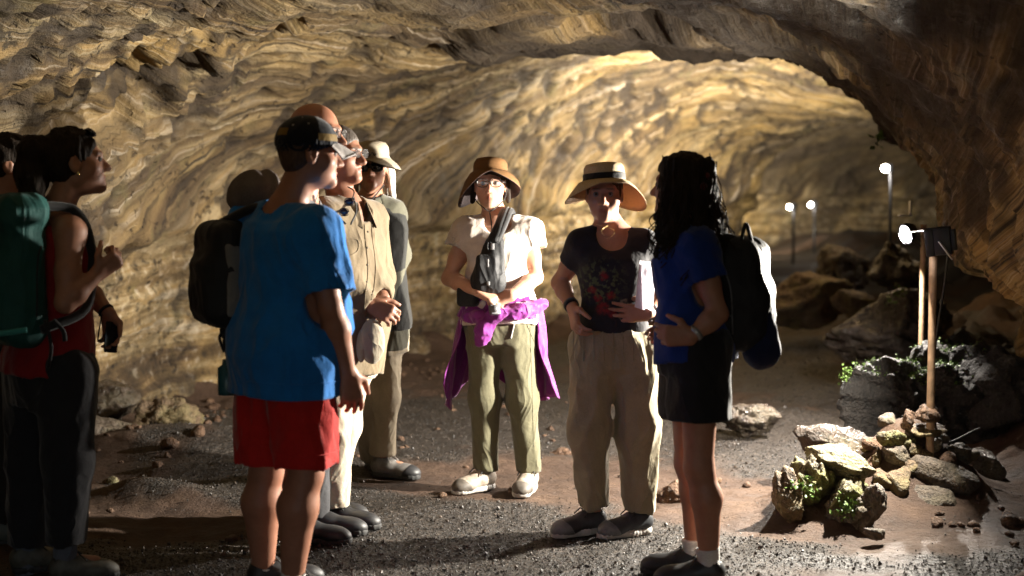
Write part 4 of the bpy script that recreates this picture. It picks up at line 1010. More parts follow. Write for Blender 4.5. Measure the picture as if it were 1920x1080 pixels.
from mathutils.bvhtree import BVHTree
from mathutils import Vector as MV
def proj(o, pts, d, off=.002):
    """drop points onto a mesh along d"""
    n = len(o.data.vertices); co = np.zeros(n * 3, np.float32); o.data.vertices.foreach_get('co', co); base = root_loc(o)
    if '_bvh' not in globals(): globals()['_bvh'] = {}
    if o.name not in _bvh: _bvh[o.name] = BVHTree.FromPolygons(co.reshape(-1, 3).tolist(), [list(p.vertices) for p in o.data.polygons])
    out = []; d = nrm(d)
    for p in pts:
        h = _bvh[o.name].ray_cast(MV(tuple(V(p) - d * .5 - base)), MV(tuple(d)), 1.2)
        if h[0] is not None: out.append(V(*h[0]) + base - d * off)
    return out
def seam(o, pts, d, r, mat, name='seam', n=24):
    q = proj(o, spline(pts, n), d, r * .3)
    if len(q) > 3: v, f = tube(np.array(q), r, 6); return mesh_obj(name, v, f, mat, o)
def buttons(o, pts, d, r, mat):
    for q in proj(o, pts, d, .002): v, f = ICO[3]; mesh_obj('button', v * V(r, r, r) + q, f, mat, o)
def collar(p, mat, r0=.064, drop=.055, w=.042):
    rows = []; th = np.linspace(-2.75, 2.75, 40)
    for rr, zz, k in ((r0 - .004, -.02, 0), (r0, .028, 0), (r0 + .006, .034, 0), (r0 + .013, .026, .3), (r0 + w, -.028, 1.0), (r0 + w - .004, -.034, 1.0), (r0 + .008, -.01, .6)):
        row = []
        for t_ in th:
            e = max(0, (abs(t_) - 1.5) / 1.25); row.append(p.nb + p.lat * sin(t_) * rr * (1.05 + .10 * e * k) - p.fwd * (cos(t_) * rr * (1 + .25 * e)) + V(0, 0, zz - drop * e * (.35 + k * .9)))
        rows.append(row)
    v = np.array(rows).reshape(-1, 3); m = len(th); f = [[i * m + j, i * m + j + 1, (i + 1) * m + j + 1, (i + 1) * m + j] for i in range(6) for j in range(m - 1)]
    return mesh_obj('collar', v, np.array(f), mat, p.root)
# ================================================================ THE VISITORS
def hat_mat(name, top, under, rough=.85, weave=260):
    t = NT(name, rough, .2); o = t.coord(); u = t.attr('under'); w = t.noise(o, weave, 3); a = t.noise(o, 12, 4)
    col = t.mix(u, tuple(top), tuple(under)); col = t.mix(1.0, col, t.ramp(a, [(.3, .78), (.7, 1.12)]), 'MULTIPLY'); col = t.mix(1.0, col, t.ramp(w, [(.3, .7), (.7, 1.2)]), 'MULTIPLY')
    return t.out(col, rough, t.bump(w, .4, .004))
M_BLACKSHOE = plain('black_shoe', (.02, .02, .022), .5); M_SOLE_D = plain('dark_sole', (.03, .03, .03), .7); M_SOLE_W = plain('pale_sole', (.45, .43, .40), .6)
M_LACE_W = plain('white_lace', (.6, .58, .55), .8); M_LACE_K = plain('black_lace', (.03, .03, .03), .8)
M_GLASSF = plain('spectacle_frame', (.035, .03, .03), .25)
M_DARKLENS = plain('dark_lens', (.008, .008, .01), .06, spec=.8, var=0)
t = NT('clear_lens', .04, .5); M_CLEAR = t.out((.6, .6, .6), Alpha=.05)
M_BLK = fabric('black_cloth', (.014, .014, .016), .8); M_PACK = fabric('black_pack_cloth', (.018, .018, .02), .6, sheen=.05)
M_STRAP = fabric('black_webbing', (.02, .02, .022), .7, 300, .2)
M_RING = plain('gold_ring', (.8, .6, .25), .25, 1.0)
def band(p, name, a, b, t, r, mat, w=.008):
    """ring round a limb at fraction t"""
    a = V(a); b = V(b); c = a + (b - a) * t; d = nrm(b - a); x = nrm(np.cross(d, V(.3, .5, .8))); y = np.cross(d, x)
    pr, f = lathe([(r - .002, -w), (r + .003, -w), (r + .004, 0), (r + .003, w), (r - .002, w)], 22)
    return clean(mesh_obj(name, c + pr @ np.stack([x, y, d], 0), f, mat, p.root))
def strap(pts, rad, n=24, flat=.35, w=None, nv=None):
    """webbing strap: flattened tube"""
    q = spline(pts, n); return tube(q, rad, 8)
def rel(p, px, py, dy): return P(px, py, p.D + dy)

# ---------------- blue T-shirt man
p = Person('man in a bright blue shirt, red shorts and dark cap, back to the camera', 5.25,
    dict(hipR=(560, 668, -.08), hipL=(505, 662, .08), knR=(574, 888, -.07), knL=(500, 880, .10), anR=(548, 1094, -.07), anL=(494, 1080, .12),
         shR=(592, 424, -.13), shL=(474, 408, .15), elR=(620, 578, -.17), wrR=(652, 698, -.09), elL=(470, 560, .30), wrL=(560, 640, .36)),
    (.8, .6, 0), 'pink', (580, 288, 0, (.93, .36, -.02)), 1.06, 'm', 1.12, hands=dict(R=dict(d=(.12, .15, -1), n=(-.4, .9, 0), c=(.35, .4, .45, .5), th=.2), L=dict(d=(.9, .3, -.1), n=(0, -1, 0))))
p.toes = {'R': (.9, .25, 0), 'L': (.92, .3, 0)}
p.body(.0068, belly=.09)
M_BLUE = fabric('blue_tee_cloth', (.012, .19, .60), .85, 420, .6)
sh_ = p.shirt(M_BLUE, .026, .80, -.30, .078, 0, .10, .010, sl_r=(.085, .088), flare=.030, name='t_shirt', seed=2, hip=.132)
M_REDC = fabric('red_shorts_cloth', (.58, .016, .012), .7, 400, .7)
st_ = p.trousers(M_REDC, .118, .1,   .118, .92, .014, .0, .011, name='shorts', belly=.03, seed=5)
VIEW = V(0, 1, -.05)
seam(sh_, [rel(p, 448, 722, -.3), rel(p, 540, 728, -.4), rel(p, 634, 722, -.3)], VIEW, .0022, M_BLUE); seam(sh_, [rel(p, 588, 560, -.5), rel(p, 625, 562, -.5), rel(p, 655, 556, -.5)], VIEW, .002, M_BLUE)
seam(st_, [rel(p, 592, 745, -.4), rel(p, 588, 775, -.4), rel(p, 584, 800, -.4)], VIEW, .003, M_REDC, 'pocket_edge'); seam(st_, [rel(p, 452, 862, -.4), rel(p, 500, 870, -.4), rel(p, 560, 872, -.4), rel(p, 622, 866, -.4)], VIEW, .0022, M_REDC)
M_SOCK = fabric('white_sock_cloth', (.7, .68, .64), .9, 300, .3)
for q in 'LR':
    p.socks(q, M_SOCK, .10); p.shoe(q, M_BLACKSHOE, M_SOLE_D, .29, lacemat=M_LACE_K)
p.scalp(hair_mat('cropped_hair', (.10, .06, .042), .7), .0015, name='hair', rough=.0008)
r, f, u = p.hf; q = p.q
M_CAP = fabric('navy_cap_cloth', (.007, .009, .018), .8, 300, .3); M_GOLD = fabric('gold_patch_cloth', (.22, .13, .02), .7, 300, .3); M_BRIM = fabric('grey_brim_cloth', (.42, .38, .37), .8, 300, .2)
F = Field(q(0, 0, .05) - .19, q(0, 0, .05) + .19, .006); cc = q(0, -.012, .040)
F.op(ell(cc, V(.089, .110, .093) * 1.06, p.hf), .01); F.cut(q(0, .0, .004), -nrm(u - f * .24)); F.op(ell(cc - u * .01, V(.083, .104, .087) * 1.06, p.hf), .004, 'sub')
cap = p.add('cap', F, M_CAP)
bp = []
for i in range(9):
    for j in range(13):
        a = (j / 12 - .5) * 2; w = .078 * a; L = .082 + (i / 8) * (.082 * (1 - .55 * a * a)); bp.append(q(w, L - .02 * a * a, .046 - .022 * a * a - .040 * (i / 8) ** 1.2))
bp = np.array(bp); n_ = u * .006
v = np.concatenate([bp, bp - n_]); fs = [[i * 13 + j, i * 13 + j + 1, (i + 1) * 13 + j + 1, (i + 1) * 13 + j] for i in range(8) for j in range(12)]
fs = fs + [[x + 117 for x in g[::-1]] for g in fs]
edge = [(0, j) for j in range(13)] + [(i, 12) for i in range(1, 9)] + [(8, j) for j in range(11, -1, -1)] + [(i, 0) for i in range(7, 0, -1)]
edge = [a * 13 + b for a, b in edge]
fs += [[edge[k], edge[(k + 1) % len(edge)], edge[(k + 1) % len(edge)] + 117, edge[k] + 117] for k in range(len(edge))]
mesh_obj('brim', v, np.array(fs), M_BRIM, cap)
def _dummy(): pass
def ell_patch(c, R3, fr, az, el, nu=10, nv=6, off=1.012):
    M = np.stack(fr, 1); pts = []
    for i in range(nv + 1):
        for j in range(nu + 1):
            a = radians(az[0] + (az[1] - az[0]) * j / nu); e = radians(el[0] + (el[1] - el[0]) * i / nv)
            pts.append(V(c) + M @ (V(cos(e) * sin(a), cos(e) * cos(a), sin(e)) * V(R3) * off))
    return np.array(pts), np.array([[i * (nu + 1) + j, i * (nu + 1) + j + 1, (i + 1) * (nu + 1) + j + 1, (i + 1) * (nu + 1) + j] for i in range(nv) for j in range(nu)])
v, fs = ell_patch(cc, V(.089, .110, .093) * 1.06, p.hf, (22, 78), (2, 17)); mesh_obj('side_panel', v, fs, M_GOLD, cap)
v, fs = ell_patch(cc, V(.089, .110, .093) * 1.06, p.hf, (138, 166), (12, 28)); mesh_obj('back_badge', v, fs, M_GOLD, cap)
for az_, el_ in ((95, 40), (115, 62), (60, 58), (40, 45), (130, 35)):
    v, fs = ell_patch(cc, V(.089, .110, .093) * 1.06, p.hf, (az_ - 2.2, az_ + 2.2), (el_ - 2, el_ + 2), 4, 4); mesh_obj('star_stud', v, fs, M_BRIM, cap)
BLUE = p
# his backpack with the grey sun hat tied on
bk = fl_b = -p.fwd
fr = (p.lat, p.fwd, V(0, 0, 1))
c0 = rel(p, 418, 512, .10)
F = grow([rbox(c0, (.13, .075, .20), .06, fr), rbox(c0 - p.fwd * .06 - V(0, 0, .05), (.10, .05, .12), .045, fr)], .008, .04); F.disp(folds(.008, (9, 9, 6), 4))
v, f = F.mesh(); bpk = thing('backpack', c0 - V(0, 0, .2), 'black backpack with pale mesh side behind the blue shirt', 'backpack', 'backpacks carried by the visitors'); bo_ = mesh_obj('pack_body', v, f, M_PACK, bpk); seam(bo_, [rel(p, 398, 590, -.6), rel(p, 396, 500, -.6), rel(p, 412, 445, -.6), rel(p, 432, 470, -.6)], VIEW, .0035, plain('pack_zip', (.10, .10, .11), .35, .6), 'zip', 30)
v, f = strap([c0 + V(0, .0, .19), rel(p, 470, 392, .02), rel(p, 500, 392, .18), rel(p, 520, 430, .32)], .018); mesh_obj('shoulder_strap', v, f, M_STRAP, bpk)
v, f = strap([c0 - V(0, 0, .15), c0 - V(.0, 0, .24), c0 + V(.06, .1, -.26), c0 + V(.1, .2, -.18)], .010); mesh_obj('waist_strap', v, f, M_STRAP, bpk)
F = grow([rbox(c0 + p.lat * .115 - V(0, 0, .02), (.02, .05, .14), .018, fr)], .007); mesh_obj('mesh_pocket', *F.mesh(), fabric('pale_mesh_cloth', (.22, .21, .20), .8), bpk)
v, f = merge([strap([rel(p, 428, 605, .06), rel(p, 420, 640, .05), rel(p, 432, 690, .05), rel(p, 426, 720, .06)], .006), strap([rel(p, 432, 612, .05), rel(p, 412, 630, .04), rel(p, 420, 660, .05)], .006)]); clean(mesh_obj('loose_strap', v, f, M_STRAP, bpk))
hc = rel(p, 468, 362, .16)
M_GREYHAT = hat_mat('grey_sun_hat_cloth', (.16, .135, .13), (.12, .10, .10))
F = grow([ell(hc, (.10, .075, .09), frame((-.6, -.5, .5))), ell(hc + V(.02, .03, -.02), (.14, .03, .12), frame((-.6, -.5, .4)))], .007, .02); F.disp(folds(.006, (7, 7, 7), 8))
loose('sun_hat', 'grey cloth sun hat hanging on the back of the blue shirt above the backpack', 'hat', F, M_GREYHAT)
v, f = merge([box(rel(p, 428, 705, .08), (.05, .05, .075), None, .015)]); tag(mesh_obj('water_bottle', *merge([tube([rel(p, 426, 740, .08), rel(p, 426, 733, .08), rel(p, 426, 690, .08), rel(p, 426, 684, .08), rel(p, 426, 674, .08)], [.034, .036, .036, .02, .018], 16)]), plain('teal_bottle', (.02, .10, .12), .3), base=rel(p, 426, 740, .08)), 'dark teal bottle hanging under the black backpack behind the blue shirt', 'bottle')

# ---------------- bald man behind him
p = Person('tall bald man with spectacles standing hidden behind the dark cap', 6.15,
    dict(hipR=(560, 660, -.08), hipL=(590, 660, .08), knR=(556, 835, -.06), knL=(588, 830, .08), anR=(562, 985, -.05), anL=(592, 978, .1),
         shR=(540, 395, -.14), shL=(588, 392, .16), elR=(530, 520, -.1), wrR=(560, 610, .0), elL=(600, 515, .2), wrL=(600, 600, .1)),
    (.95, -.1, 0), 'pink', (594, 252, 0, (.97, -.22, .0)), 1.1, 'm', 1.0, hands=dict(R=dict(d=(.4, .2, -.9), n=(0, 1, 0)), L=dict(d=(.1, -.2, -1), n=(0, -1, 0))))
p.toes = {'R': (.95, -.2, 0), 'L': (.95, -.1, 0)}
p.body(.0075); glasses(p, M_GLASSF, M_CLEAR)
p.shirt(fabric('grey_shirt_cloth', (.16, .16, .17)), .018, .5, -.1, .07, name='shirt', h=.011)
p.trousers(fabric('dark_grey_trouser_cloth', (.05, .05, .055)), .09, .07, .06, 1.93, h=.011)
for q in 'LR': p.shoe(q, M_BLACKSHOE, M_SOLE_D, .29)

# ---------------- khaki shirt man
p = Person('man in an open necked khaki shirt and cream trousers', 6.42,
    dict(hipR=(626, 645, -.08), hipL=(662, 645, .08), knR=(622, 800, -.09), knL=(640, 795, .12), anR=(622, 957, -.03), anL=(606, 941, .16),
         shR=(608, 398, -.15), shL=(692, 402, .13), elR=(640, 525, -.14), wrR=(694, 572, -.14), elL=(716, 520, .16), wrL=(716, 556, -.05)),
    (.84, -.54, 0), 'brown', (636, 290, 0, (.93, -.36, .02)), 1.1, 'm', .96, hands=dict(R=dict(d=(.7, -.2, -.3), n=(.0, .9, -.5), c=(.8, .8, .8, .8)), L=dict(d=(-.2, -.6, -.5), n=(-.4, .1, -1), c=(.7, .7, .7, .7))))
p.toes = {'R': (.93, -.25, 0), 'L': (.9, -.35, 0)}
p.body(.0066, belly=.05); p.scalp(M_HAIR['grey'], .004, name='hair', rough=.002)
glasses(p, M_GLASSF, M_CLEAR)
M_KHAKI = fabric('khaki_shirt_cloth', (.19, .142, .085), .85, 420, .6)
sh_ = p.shirt(M_KHAKI, .022, 0, -.22, .066, .07, .06, .010, sl_r=(.078, .066), name='shirt', long=True, seed=9, collar=True, flare=.04)
collar(p, M_KHAKI, .07)
M_BTN = plain('dark_button', (.06, .045, .03), .4)
seam(sh_, [rel(p, 664, 415, -.5), rel(p, 672, 500, -.5), rel(p, 668, 600, -.5)], VIEW, .0028, M_KHAKI, 'placket'); seam(sh_, [rel(p, 676, 415, -.5), rel(p, 685, 500, -.5), rel(p, 680, 600, -.5)], VIEW, .0028, M_KHAKI, 'placket')
buttons(sh_, [rel(p, 671, y_, -.5) for y_ in (430, 462, 496, 530)], VIEW, .005, M_BTN)
seam(sh_, [rel(p, 620, 450, -.5), rel(p, 652, 446, -.5), rel(p, 654, 468, -.5), rel(p, 637, 478, -.5), rel(p, 622, 470, -.5)], VIEW, .0024, M_KHAKI, 'pocket_flap')
M_CREAM = fabric('cream_trouser_cloth', (.56, .48, .37), .85, 420, .6)
p.trousers(M_CREAM, .108, .085, .082, 1.93, .03, .1, .010, belly=.03)
for q in 'LR': p.shoe(q, M_BLACKSHOE, M_SOLE_D, .29, lacemat=M_LACE_K)
# cord with hanging sunglasses
nbk = p.nb
v, f = merge([tube(spline([rel(p, 615, 372, -.10), rel(p, 628, 400, -.22), rel(p, 648, 420, -.27)], 14), .004, 6), tube(spline([rel(p, 662, 365, -.02), rel(p, 668, 395, -.17), rel(p, 658, 420, -.27)], 14), .004, 6)]); clean(mesh_obj('neck_cord', v, f, M_STRAP, p.root))
c = rel(p, 650, 388, -.27); v, f = merge([tube(np.concatenate([lens_shape(c + V(x * .5, 0, x), V(1, 0, 0), V(0, 0, 1), None,   .020, .016)] * 1), .0022, 6) for x in (-.022, .022)]); 
hs_ = thing('sunglasses', c, 'blue tinted sunglasses hanging from a cord on the khaki shirt', 'sunglasses'); clean(mesh_obj('frame', v, f, M_GLASSF, hs_))
for x in (-.022, .022):
    v, f = ICO[3]; mesh_obj('lens', v * V(.018, .005, .014) + c + V(x * .5, .0, x), f, plain('blue_lens', (.012, .016, .05), .1), hs_)
v, f = merge([tube(spline([rel(p, 655, 385, -.27), rel(p, 664, 360, -.22), rel(p, 652, 350, -.2)], 10), .003, 6)]); clean(mesh_obj('temple', v, f, M_GLASSF, hs_))
# cap in his hand
hc = rel(p, 698, 640, -.17); fr = frame((.5, -.86, 0))
F = grow([ell(hc, (.058, .05, .102), fr)], .006, .02); F.op(ell(hc + V(-.01, .03, .01), (.05, .045, .095), fr), .004, 'sub'); F.disp(folds(.003, (9, 9, 9), 2))
cp = thing('cap', hc, 'cream coloured cap hanging upright from the hand of the khaki shirt man', 'cap'); mesh_obj('crown', *F.mesh(), fabric('cream_cap_cloth', (.34, .29, .22)), cp)
F = grow([ell(hc + V(-.05, -.0, -.02), (.02, .05, .075), frame((.3, -.9, 0)))], .006); mesh_obj('brim', *F.mesh(), fabric('cream_brim_cloth', (.32, .27, .20)), cp)

# ---------------- white haired woman in sunglasses
p = Person('white haired person in a brimmed hat, sunglasses and dark vest at the wall', 7.55,
    dict(hipR=(682, 606, 0), hipL=(722, 606, .03), knR=(690, 745, -.03), knL=(722, 745, -.04), anR=(700, 862, .20), anL=(716, 858, .0),
         shR=(652, 388, -.03), shL=(734, 390, .02), elR=(640, 480, .05), wrR=(675, 560, -.1), elL=(748, 478, .04), wrL=(718, 572, -.12)),
    (.12, -1, 0), 'tan', (698, 313, 0, (-.02, -1, -.03)), 1.04, 'f', 1.0, hands=dict(R=dict(d=(.8, -.1, -.3), n=(0, 1, 0)), L=dict(d=(-.7, -.1, -.5), n=(0, 1, 0), c=(.9, .9, .9, .9))))
p.toes = {'R': (.6, -.8, 0), 'L': (.93, -.38, 0)}
p.body(.0068); q = p.q
ex = []
for k in range(10):
    a = -1.9 + 3.8 * k / 9; x = .088 * sin(a); y = -.03 - .05 * cos(a); ex.append(cone(q(x, y, .02), q(x * 1.22, y * 1.1, -.14 - .03 * (k % 3)), .022, .014))
p.scalp(M_HAIR['white'], .012, extra=ex, rough=.007)
glasses(p, M_GLASSF, M_DARKLENS, .034, .024, .004, 'sunglasses')
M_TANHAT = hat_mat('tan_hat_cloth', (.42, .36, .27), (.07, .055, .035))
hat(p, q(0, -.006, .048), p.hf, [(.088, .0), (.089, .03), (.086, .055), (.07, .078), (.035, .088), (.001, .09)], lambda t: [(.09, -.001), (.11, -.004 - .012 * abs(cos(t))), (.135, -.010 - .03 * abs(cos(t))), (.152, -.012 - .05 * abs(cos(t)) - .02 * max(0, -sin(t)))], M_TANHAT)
v, fs = ell_patch(q(0, -.006, .055), V(.0895, .1, .07) * 1.04, p.hf, (-30, 30), (-8, 12)); 
sq = [tube(spline([q(-.03 + .012 * k, .096, .066), q(-.024 + .012 * k, .098, .074 if k % 2 else .058), q(-.018 + .012 * k, .097, .066)], 7), .0025, 5) for k in range(5)]
v, f = merge(sq); clean(mesh_obj('hat_emblem', v, f, M_BLK, p.root))
M_SAGE = fabric('grey_green_shirt_cloth', (.11, .105, .075), .85, 420, .5)
p.shirt(M_SAGE, .022, 0, -.22, .062, .05, fold=.009, sl_r=(.068, .058), long=True, collar=True, name='shirt', seed=12)
collar(p, M_SAGE, .062)
M_VEST = fabric('dark_vest_cloth', (.022, .022, .020), .8)
F = grow([loft(p.pel, p.sh, p.lat, p.rows(e=.034, t0=-.06, t1=1.0)), cone(p.nb + V(0, 0, -.01), p.J['shL'], .06, .055), cone(p.nb + V(0, 0, -.01), p.J['shR'], .06, .055)], .009, .03); F.disp(folds(.007, (8, 8, 4), 6))
F.op(rbox(p.pel * .45 + p.sh * .55 + p.fwd * .14, (.055, .13, .34), .03, (p.lat, p.fwd, V(0, 0, 1))), .01, 'sub'); F.op(cone(p.nb - V(0, 0, .03), p.nb + V(0, 0, .1), .085, .085), .01, 'sub'); p.add('vest', F, M_VEST)
p.trousers(fabric('khaki_trouser_cloth', (.36, .30, .21), .85, 420, .6), .095, .072, .068, 1.95, .022, .14, .009, seed=21)
M_GREYSHOE = plain('grey_hiking_shoe', (.16, .15, .14), .6, var=.5, scale=22)
for q_ in 'LR': p.shoe(q_, M_GREYSHOE, M_SOLE_D, .28, .01, M_LACE_W, capmat=M_BLACKSHOE)
v, f = merge([tube(spline([p.q(-.06, .02, -.09), rel(p, 688, 400, -.13), rel(p, 712, 500, -.17), rel(p, 716, 560, -.17)], 20), .004, 6)]); clean(mesh_obj('neck_cord', v, f, M_STRAP, p.root))

# ---------------- woman in the white top, centre
p = Person('smiling woman in a white top and brown hat, purple jacket round her waist', 7.2,
    dict(hipR=(908, 602, 0), hipL=(966, 602, 0), knR=(907, 748, -.03), knL=(980, 750, -.03), anR=(910, 886, .02), anL=(992, 892, .0),
         shR=(876, 428, 0), shL=(990, 426, 0), elR=(842, 522, -.02), elL=(1004, 520, -.03), wrR=(896, 546, -.20), wrL=(958, 554, -.20)),
    (.03, -1, 0), 'fair', (919, 345, -.02, (-.03, -1, .02), (.0, .05, 1)), 1.02, 'f', .96,
    hands=dict(R=dict(d=(.84, -.25, -.42), n=(-.25, .5, -.8), c=(.45, .45, .45, .5), sp=.05), L=dict(d=(-.9, -.02, -.28), n=(.1, .75, -.5), c=(.8, .85, .9, .9), sp=.03)))
p.toes = {'R': (-.72, -.7, 0), 'L': (-.22, -.97, 0)}
p.body(.0060); q = p.q; r, f, u = p.hf
ex = [cone(q(.075 * s_, -.03, .02), q(.088 * s_, -.04, -.085), .022, .014) for s_ in (-1, 1)] + [cone(q(.03 * s_, -.085, .0), q(.035 * s_, -.085, -.11), .03, .02) for s_ in (-1, 1)] + [cone(q(-.045, .073, .045), q(.03, .078, .05), .014, .012)]
p.scalp(M_HAIR['dark'], .008, extra=ex, rough=.005)
glasses(p, M_GLASSF, M_CLEAR, .027, .020, .0024)
M_BRHAT = hat_mat('brown_hat_cloth', (.16, .08, .03), (.13, .10, .10))
hat(p, q(0, -.012, .058), frame(V(.05, -1, .16), V(.04, .16, 1)), [(.086, 0), (.087, .022), (.085, .044), (.074, .062), (.045, .071), (.001, .073)],
    lambda t: [(.088, -.001), (.105, -.006 - .012 * max(0, cos(t)) + .006 * max(0, sin(t))), (.128, -.014 - .045 * max(0, cos(t)) ** 1.5 - .012 * max(0, -cos(t)) - .03 * max(0, -sin(t)) + .010 * max(0, sin(t))), (.148, -.022 - .105 * max(0, cos(t)) ** 1.5 - .035 * max(0, -cos(t)) - .05 * max(0, -sin(t)) + .012 * max(0, sin(t)) + .006 * sin(5 * t)), (.156, -.030 - .135 * max(0, cos(t)) ** 1.5 - .050 * max(0, -cos(t)) - .06 * max(0, -sin(t)) + .010 * max(0, sin(t)))], M_BRHAT)
v, f_ = merge([tube(spline([q(-.08, .0, .02), q(-.074, .03, -.07), q(-.02, .07, -.125), q(0, .07, -.135)], 18), .003, 6), tube(spline([q(.08, .0, .02), q(.074, .03, -.07), q(.02, .07, -.125), q(0, .07, -.135)], 18), .003, 6), tube(spline([q(0, .07, -.135), rel(p, 922, 430, -.17), rel(p, 914, 460, -.22), rel(p, 917, 470, -.2)], 16), .003, 6)]); clean(mesh_obj('chin_cord', v, f_, M_STRAP, p.root))
M_WHITE = fabric('white_top_cloth', (.66, .58, .51), .85, 420, .5)
p.shirt(M_WHITE, .024, .36, -.02, .072, .055, fold=.009, sl_r=(.082, .092), flare=.02, name='top', seed=31)
M_OLIVE = fabric('dark_olive_trouser_cloth', (.135, .125, .075), .8, 420, .6)
st_ = p.trousers(M_OLIVE, .098, .074, .064, 1.94, .018, .16, .010, seed=14)
seam(st_, [rel(p, 966, 592, -.5), rel(p, 964, 615, -.5), rel(p, 958, 642, -.5)], VIEW, .0035, M_LACE_W, 'drawstring'); seam(st_, [rel(p, 996, 620, -.5), rel(p, 1000, 740, -.5), rel(p, 1003, 860, -.5)], VIEW, .0018, M_OLIVE); seam(st_, [rel(p, 984, 600, -.5), rel(p, 994, 625, -.5), rel(p, 1004, 650, -.5)], VIEW, .0022, M_OLIVE, 'pocket_edge')
v, f = ICO[3]; mesh_obj('teeth', v * V(.013, .006, .004) + p.q(0, .0885, -.0708), f, plain('teeth', (.7, .66, .58), .3), p.bodyo)
M_CSHOE = plain('pale_walking_shoe', (.30, .25, .20), .7, var=.5, scale=30)
M_CAPG = plain('dark_shoe_panel', (.10, .085, .07), .6, var=.4)
M_CAPK = plain('grey_shoe_panel', (.13, .135, .14), .45, var=.3)
for q_ in 'LR': p.shoe(q_, M_CSHOE, M_SOLE_W, .27, .01, M_LACE_K, capmat=M_CAPG)
# purple jacket knotted at the hips
M_PURP = fabric('purple_jacket_cloth', (.22, .026, .22), .6, 420, .8)
J_ = p.pel; F = grow([loft(p.pel, p.sh, p.lat, [(.05, .192, .150, -.006), (.16, .190, .150, -.004), (.27, .176, .140, .0)]),
    cone(rel(p, 1016, 572, -.06), rel(p, 975, 582, -.17), .030, .034), cone(rel(p, 975, 582, -.17), rel(p, 925, 590, -.21), .036, .026), cone(rel(p, 925, 590, -.21), rel(p, 905, 620, -.21), .026, .036, sq=((0, 1, 0), .7)), cone(rel(p, 905, 620, -.21), rel(p, 899, 642, -.20), .036, .022, sq=((0, 1, 0), .7)),
    cone(rel(p, 868, 590, -.02), rel(p, 900, 592, -.17), .03, .03), ell(rel(p, 932, 588, -.22), (.034, .03, .03), frame((0, -1, 0)))], .0085, .02)
F.disp(folds(.012, (26, 20, 26), 3)); F.disp(folds(.006, (12, 12, 12), 5)); jk = p.add('tied_jacket', F, M_PURP)
gx = np.linspace(-1, 1, 61); gz = np.linspace(0, 1, 26); pts = []
for b_ in gz:
    for a_ in gx:
        th = a_ * radians(112); rad = .185 + .045 * b_ + .018 * b_ * sin(a_ * 17) + .010 * sin(a_ * 9 + b_ * 5) + .006 * sin(a_ * 31 + b_ * 9); rr_ = rad * (1 + .08 * b_ * b_)
        x = p.pel[0] + rr_ * sin(th) * 1.08 + (.02 * b_ if a_ > 0 else -.01 * b_); y = p.pel[1] + rr_ * cos(th) * .82 + .01
        z = p.pel[2] + .08 - (.50 + (.02 if a_ > 0 else 0) + .04 * sin(a_ * 6) - .10 * (1 - abs(a_)) ** 2) * b_ * (1 - .22 * max(0, (abs(a_) - .8) / .2) ** 2)
        pts.append((x, y, z))
pts = np.array(pts); nrm2 = pts - V(p.pel[0], p.pel[1], 0); nrm2[:, 2] = 0; nrm2 /= np.linalg.norm(nrm2, axis=1)[:, None]
n0 = len(pts); W = 61; v = np.concatenate([pts, pts - nrm2 * .006]); fs = [[i * W + j, i * W + j + 1, (i + 1) * W + j + 1, (i + 1) * W + j] for i in range(25) for j in range(60)]
fs = [g[::-1] for g in fs] + [[x + n0 for x in g] for g in fs]
ed = [j for j in range(W)] + [i * W + 60 for i in range(1, 26)] + [25 * W + j for j in range(59, -1, -1)] + [i * W for i in range(24, 0, -1)]
fs += [[ed[k], ed[(k + 1) % len(ed)], ed[(k + 1) % len(ed)] + n0, ed[k] + n0] for k in range(len(ed))]
mesh_obj('jacket_back', v, np.array(fs), M_PURP, jk)
# ring on her hand, sling bag on her chest
fr = frame((.1, -1, 0)); c0 = rel(p, 916, 492, -.185)
F = grow([cone(c0 + V(0, 0, -.085), c0 + V(.03, .0, .09), .085, .048, sq=((0, 1, 0), .55)), rbox(c0 + V(0, -.0, -.10), (.075, .045, .04), .03, fr), rbox(c0 + V(-.01, -.04, -.03), (.05, .022, .07), .018, fr)], .0065, .03); F.disp(folds(.004, (10, 10, 7), 5))
sb = thing('sling_bag', c0 - V(0, 0, .12), 'black sling bag worn across the chest of the white top', 'bag'); mesh_obj('bag_body', *F.mesh(), M_PACK, sb)
v, f = merge([strap([c0 + V(.03, -.02, .10), rel(p, 938, 425, -.17), rel(p, 950, 396, -.06), rel(p, 955, 400, .05)], k) for k in (.020,)] + [strap([c0 + V(.02 + d_, -.02, .10), rel(p, 938 + d_ * 370, 425, -.17), rel(p, 950 + d_ * 370, 396, -.06), rel(p, 955 + d_ * 370, 402, .05)], .016) for d_ in (-.018, .018)]); clean(mesh_obj('shoulder_strap', v, f, M_STRAP, sb))
M_BUC = plain('grey_buckle', (.3, .3, .31), .3)
for c_, s_ in ((c0 + V(.02, -.05, .08), (.018, .012, .03)), (c0 + V(-.002, -.075, .0), (.010, .008, .04)), (c0 + V(0, -.06, -.10), (.016, .01, .02))): v, f = box(c_, s_, None, .003); mesh_obj('buckle', v, f, M_BUC, sb)
c0 = rel(p, 878, 556, -.12); F = grow([rbox(c0, (.055, .035, .05), .02, frame((-.3, -1, 0)))], .006); 
tag(mesh_obj('hip_pouch', *F.mesh(), M_PACK, base=c0), 'small black pouch at the waist below the bare elbow of the white top woman', 'pouch')
c0 = rel(p, 927, 581, -.27); v, f = merge([box(c0, (.05, .03, .05), rot_to((.4, -.8, .3)), .006), tube([c0, c0 + V(.0, -.03, .01)], [.018, .017], 14)]); tag(mesh_obj('camera', v, f, plain('camera_grey', (.12, .12, .13), .35), base=c0), 'small grey camera held in both hands before the purple knot', 'camera')

